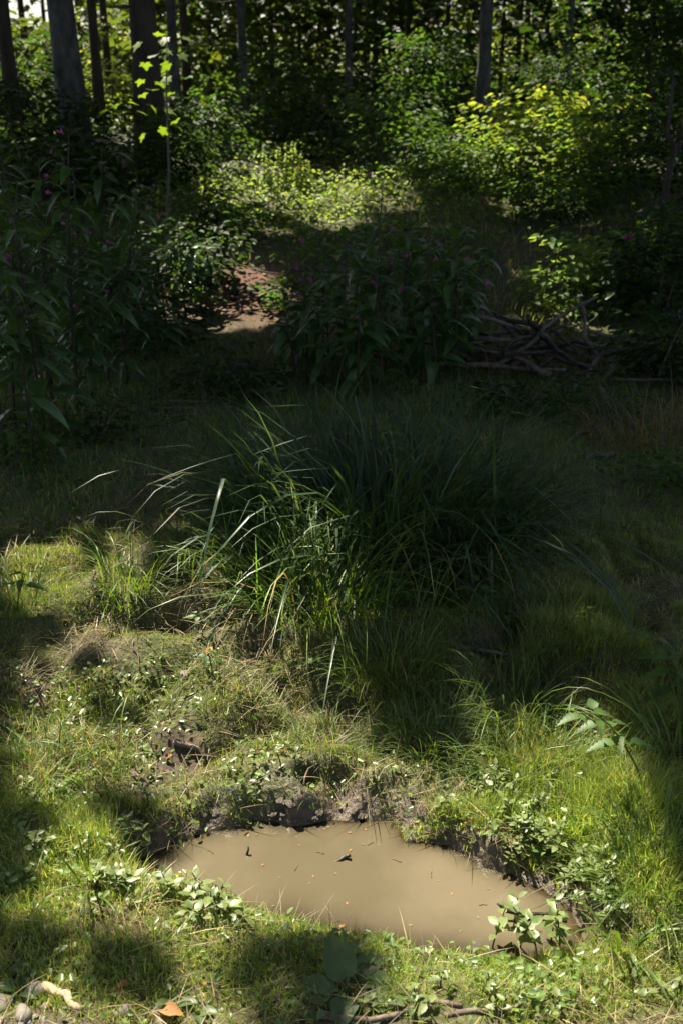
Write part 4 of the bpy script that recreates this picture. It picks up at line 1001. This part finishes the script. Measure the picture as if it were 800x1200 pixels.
SEED = [leaf_me(.012, .007, m_dead, nsec=3, fold=.2, droop=.1, peak=.5), leaf_me(.014, .006, m_straw, nsec=3, fold=.1, droop=.1, peak=.5)]
for k in range(34):
    if k < 14: px, py = rng.uniform(300, 600), rng.uniform(985, 1090)
    else: px, py = rng.uniform(215, 470), rng.uniform(968, 992)
    q = on_plane(px, py, WATER+.0012)
    if poly_sd(np.array([q[0]]), np.array([q[1]]), PUD)[0] > -.015: continue
    tag(obj('floating_flake', SEED[k % 2], None, None, q, (0, 0, rng.uniform(0, 6.28)), rng.uniform(.4, 1.0)), 'tiny brown plant flake floating on the puddle', 'flake', 'plant flakes floating on the puddle')
# brush pile
bp_ = []
pc = ground(640, 440)
for k in range(46):
    r_ = abs(rng.normal(0, .28)); a1 = rng.uniform(0, 6.28); c_ = pc+np.array([r_*math.cos(a1)*1.3, r_*math.sin(a1)*.8+.15, 0])
    c_[2] = hz(c_[0], c_[1])+max(.02, .24*math.exp(-(r_/.28)**2)*rng.uniform(.2, 1))
    a_ = rng.uniform(-1.2, 1.2) if k % 4 else rng.uniform(0, 3.14); l = rng.uniform(.10, .34)
    d = np.array([math.cos(a_)*l, math.sin(a_)*l*.9, rng.normal(0, .38)*l]); p0, p1 = c_-d, c_+d
    for p in (p0, p1): p[2] = max(p[2], hz(p[0], p[1])+.012)
    mid = (p0+p1)/2+rng.normal(0, .03, 3)
    stick('branch', [p0, mid, p1], rng.uniform(.008, .02), rng.uniform(.004, .009), m_black if k % 3 else m_twig, 'dead branch lying in the brush pile beside the brambles', 'branch', 'dead branches of the brush pile')
gstick('branch', [(672,440),(720,432)], .016, .012, m_twig, 'long dead branch sticking out of the brush pile to the brambles')
gstick('branch', [(668,445),(667,470)], .015, .011, m_twig, 'pale dead branch lying below the brush pile')
gstick('branch', [(672,470),(700,472),(728,462)], .011, .007, m_black, 'dark forked branch in front of the brush pile')
for k in range(16):
    px, py = rng.normal(215, 45), rng.normal(465, 18); g = ground(px, py); a_ = rng.normal(0, .5); l = rng.uniform(.08, .3)
    d = np.array([math.cos(a_)*l, math.sin(a_)*l, 0]); p0, p1 = g-d, g+d
    for p in (p0, p1): p[2] = hz(p[0], p[1])+.01
    stick('twig', [p0, p1], .006, .004, m_twig, 'thin dead twig in the litter before the balsam stand', 'twig', 'dead twigs in the litter before the balsam')
for k in range(14):
    px, py = rng.normal(310, 30), rng.normal(345, 16); g = ground(px, py); a_ = rng.normal(0, .7); l = rng.uniform(.08, .3)
    d = np.array([math.cos(a_)*l, math.sin(a_)*l, 0]); p0, p1 = g-d, g+d
    for p in (p0, p1): p[2] = hz(p[0], p[1])+.012
    stick('twig', [p0, p1], .008, .005, m_twig, 'dead twig lying on the bare reddish earth', 'twig', 'dead twigs on the reddish earth')
for k in range(22):
    px, py = rng.uniform(60, 560), rng.uniform(720, 930); g = ground(px, py); a_ = rng.uniform(0, 3.14); l = rng.uniform(.03, .09)
    d = np.array([math.cos(a_)*l, math.sin(a_)*l, 0]); p0, p1 = g-d, g+d
    for p in (p0, p1): p[2] = hz(p[0], p[1])+.006
    stick('twig', [p0, p1], .0028, .0016, m_twig, 'fine dead twig lying across the mossy hummocks', 'twig', 'dead twigs on the hummocks', 5)

# pebbles
def pebble_mesh(seed):
    r_ = np.random.default_rng(seed); u_ = np.linspace(0, np.pi, 8); v_ = np.linspace(0, 2*np.pi, 12, endpoint=False); V = []
    ph = r_.uniform(0, 6, 4)
    for a_ in u_:
        for b_ in v_:
            d = np.array([math.sin(a_)*math.cos(b_), math.sin(a_)*math.sin(b_), math.cos(a_)]); k = 1+.12*math.sin(2.3*d[0]*2+ph[0])+.1*math.sin(3.1*d[1]+ph[1])+.08*math.sin(4*d[2]+ph[2])
            V.append(d*k)
    Q = [[i_*12+j, (i_+1)*12+j, (i_+1)*12+(j+1) % 12, i_*12+(j+1) % 12] for i_ in range(7) for j in range(12)]
    me = mesh_np('pebble', np.array(V)*np.array([1, .75, .5]), None, Q); me.materials.append(m_stone); return me
PEB = [pebble_mesh(k) for k in range(5)]
def pebble(px, py, r, label, group=None, name='pebble'):
    g = ground(px, py); o = obj(name, PEB[rng.integers(5)], None, None, (g[0], g[1], g[2]+r*.12), (rng.normal(0, .15), rng.normal(0, .15), rng.uniform(0, 6.28)), r); tag(o, label, 'stone', group)
pebble(42, 1163, .026, 'smooth oblong tan pebble touching the pinkish stick'); pebble(4, 1177, .022, 'pale bluish pebble a little apart from the pinkish stick')
pebble(28, 1191, .024, 'flat pale pebble below the pinkish stick'); pebble(146, 1187, .020, 'tan pebble beside the curled dead leaf'); pebble(203, 1183, .016, 'brown pebble close beside the curled dead leaf')
pebble(217, 792, .02, 'dark rounded stone on the mossy hummock', name='stone'); pebble(188, 1198, .012, 'small pale pebble below the curled dead leaf')
for k in range(40):
    pebble(rng.uniform(0, 250) if k < 32 else rng.uniform(250, 800), rng.uniform(1170, 1200), rng.uniform(.003, .009), 'small grey pebble in the gravelly edge of the shore', 'small pebbles of the gravelly edge')
def clod_mesh(seed):
    r_ = np.random.default_rng(seed); u_ = np.linspace(0, np.pi, 14); v_ = np.linspace(0, 2*np.pi, 22, endpoint=False)
    U, W_ = np.meshgrid(u_, v_, indexing='ij'); d = np.stack([np.sin(U)*np.cos(W_), np.sin(U)*np.sin(W_), np.cos(U)], -1).reshape(-1, 3)
    o_ = r_.uniform(0, 40); k = 1+.35*fbm(d[:, 0]+o_, d[:, 1]+d[:, 2]*.7, .7, 3, 2)+.22*fbm(d[:, 2]+o_, d[:, 0]-d[:, 1], .3, 3, 5)
    Q = [[i_*22+j, (i_+1)*22+j, (i_+1)*22+(j+1) % 22, i_*22+(j+1) % 22] for i_ in range(13) for j in range(22)]
    me = mesh_np('mud_clod', d*k[:, None]*np.array([1, .8, .6]), None, Q); me.materials.append(m_clod); return me
m_clod = bark_mat('wet_mud', (.065, .050, .038), (.125, .10, .078), 40, .5, (1, 1, 1), .38)
m_clod.node_tree.nodes['Principled BSDF'].inputs['Specular IOR Level'].default_value = .6
CLOD = [clod_mesh(k) for k in range(5)]
for k in range(26):
    if k < 16: px, py, r_ = rng.uniform(330, 545), 0, rng.uniform(.008, .017)
    else: px, py, r_ = rng.uniform(190, 330), 0, rng.uniform(.007, .02)
    edge = np.interp(px, [190, 235, 300, 390, 455, 470, 525, 560], [1008, 986, 964, 961, 962, 984, 988, 1012]); py = edge-abs(rng.normal(0, 13))-1
    g = ground(px, py); o = obj('mud_clod', CLOD[k % 5], None, None, (g[0], g[1]+.004, g[2]-r_*.12), (rng.normal(0, .25), rng.normal(0, .25), rng.uniform(0, 6.28)), (r_*1.3, r_, r_*.8))
    tag(o, 'wet dark mud clod on the back bank of the puddle', 'mud clod', 'wet mud clods along the back bank')
# dead leaves
DEAD = [leaf_me(.05, .03, m_dead, nsec=5, fold=.5, droop=d_, peak=.5, tip=1.2, wave=.1, petiole=.008) for d_ in (-.3, .5)]
def dead(px, py, s_, label, group=None, water=False):
    g = on_plane(px, py, WATER+.002) if water else ground(px, py)
    o = obj('dead_leaf', DEAD[rng.integers(2)], None, None, (g[0], g[1], g[2]+(.0 if water else .012)), (rng.normal(0, .25), rng.normal(0, .2), rng.uniform(0, 6.28)), s_); tag(o, label, 'leaf', group)
dead(182, 1190, 1.0, 'curled orange brown dead leaf among the pebbles'); dead(403, 1082, .5, 'small brown dead leaf floating on the puddle', water=True)
dead(242, 772, .7, 'orange dead leaf lying on the mossy hummock'); dead(436, 664, .8, 'pinkish brown dead leaf caught in the sedge foot')
dead(155, 1158, .6, 'orange dead leaf in the shade band of the grassy shore'); dead(698, 632, 1.2, 'dark curled dead leaf on the dark flat beside the nettles'); dead(553, 965, .4, 'tiny red dead leaf on the mud edge')
for k in range(30):
    dead(rng.uniform(0, 800), rng.uniform(700, 1195) if k % 2 else rng.uniform(850, 960), rng.uniform(.25, .5), 'small brown dead leaf scrap lying in the grass', 'dead leaf scraps in the grass') if True else None
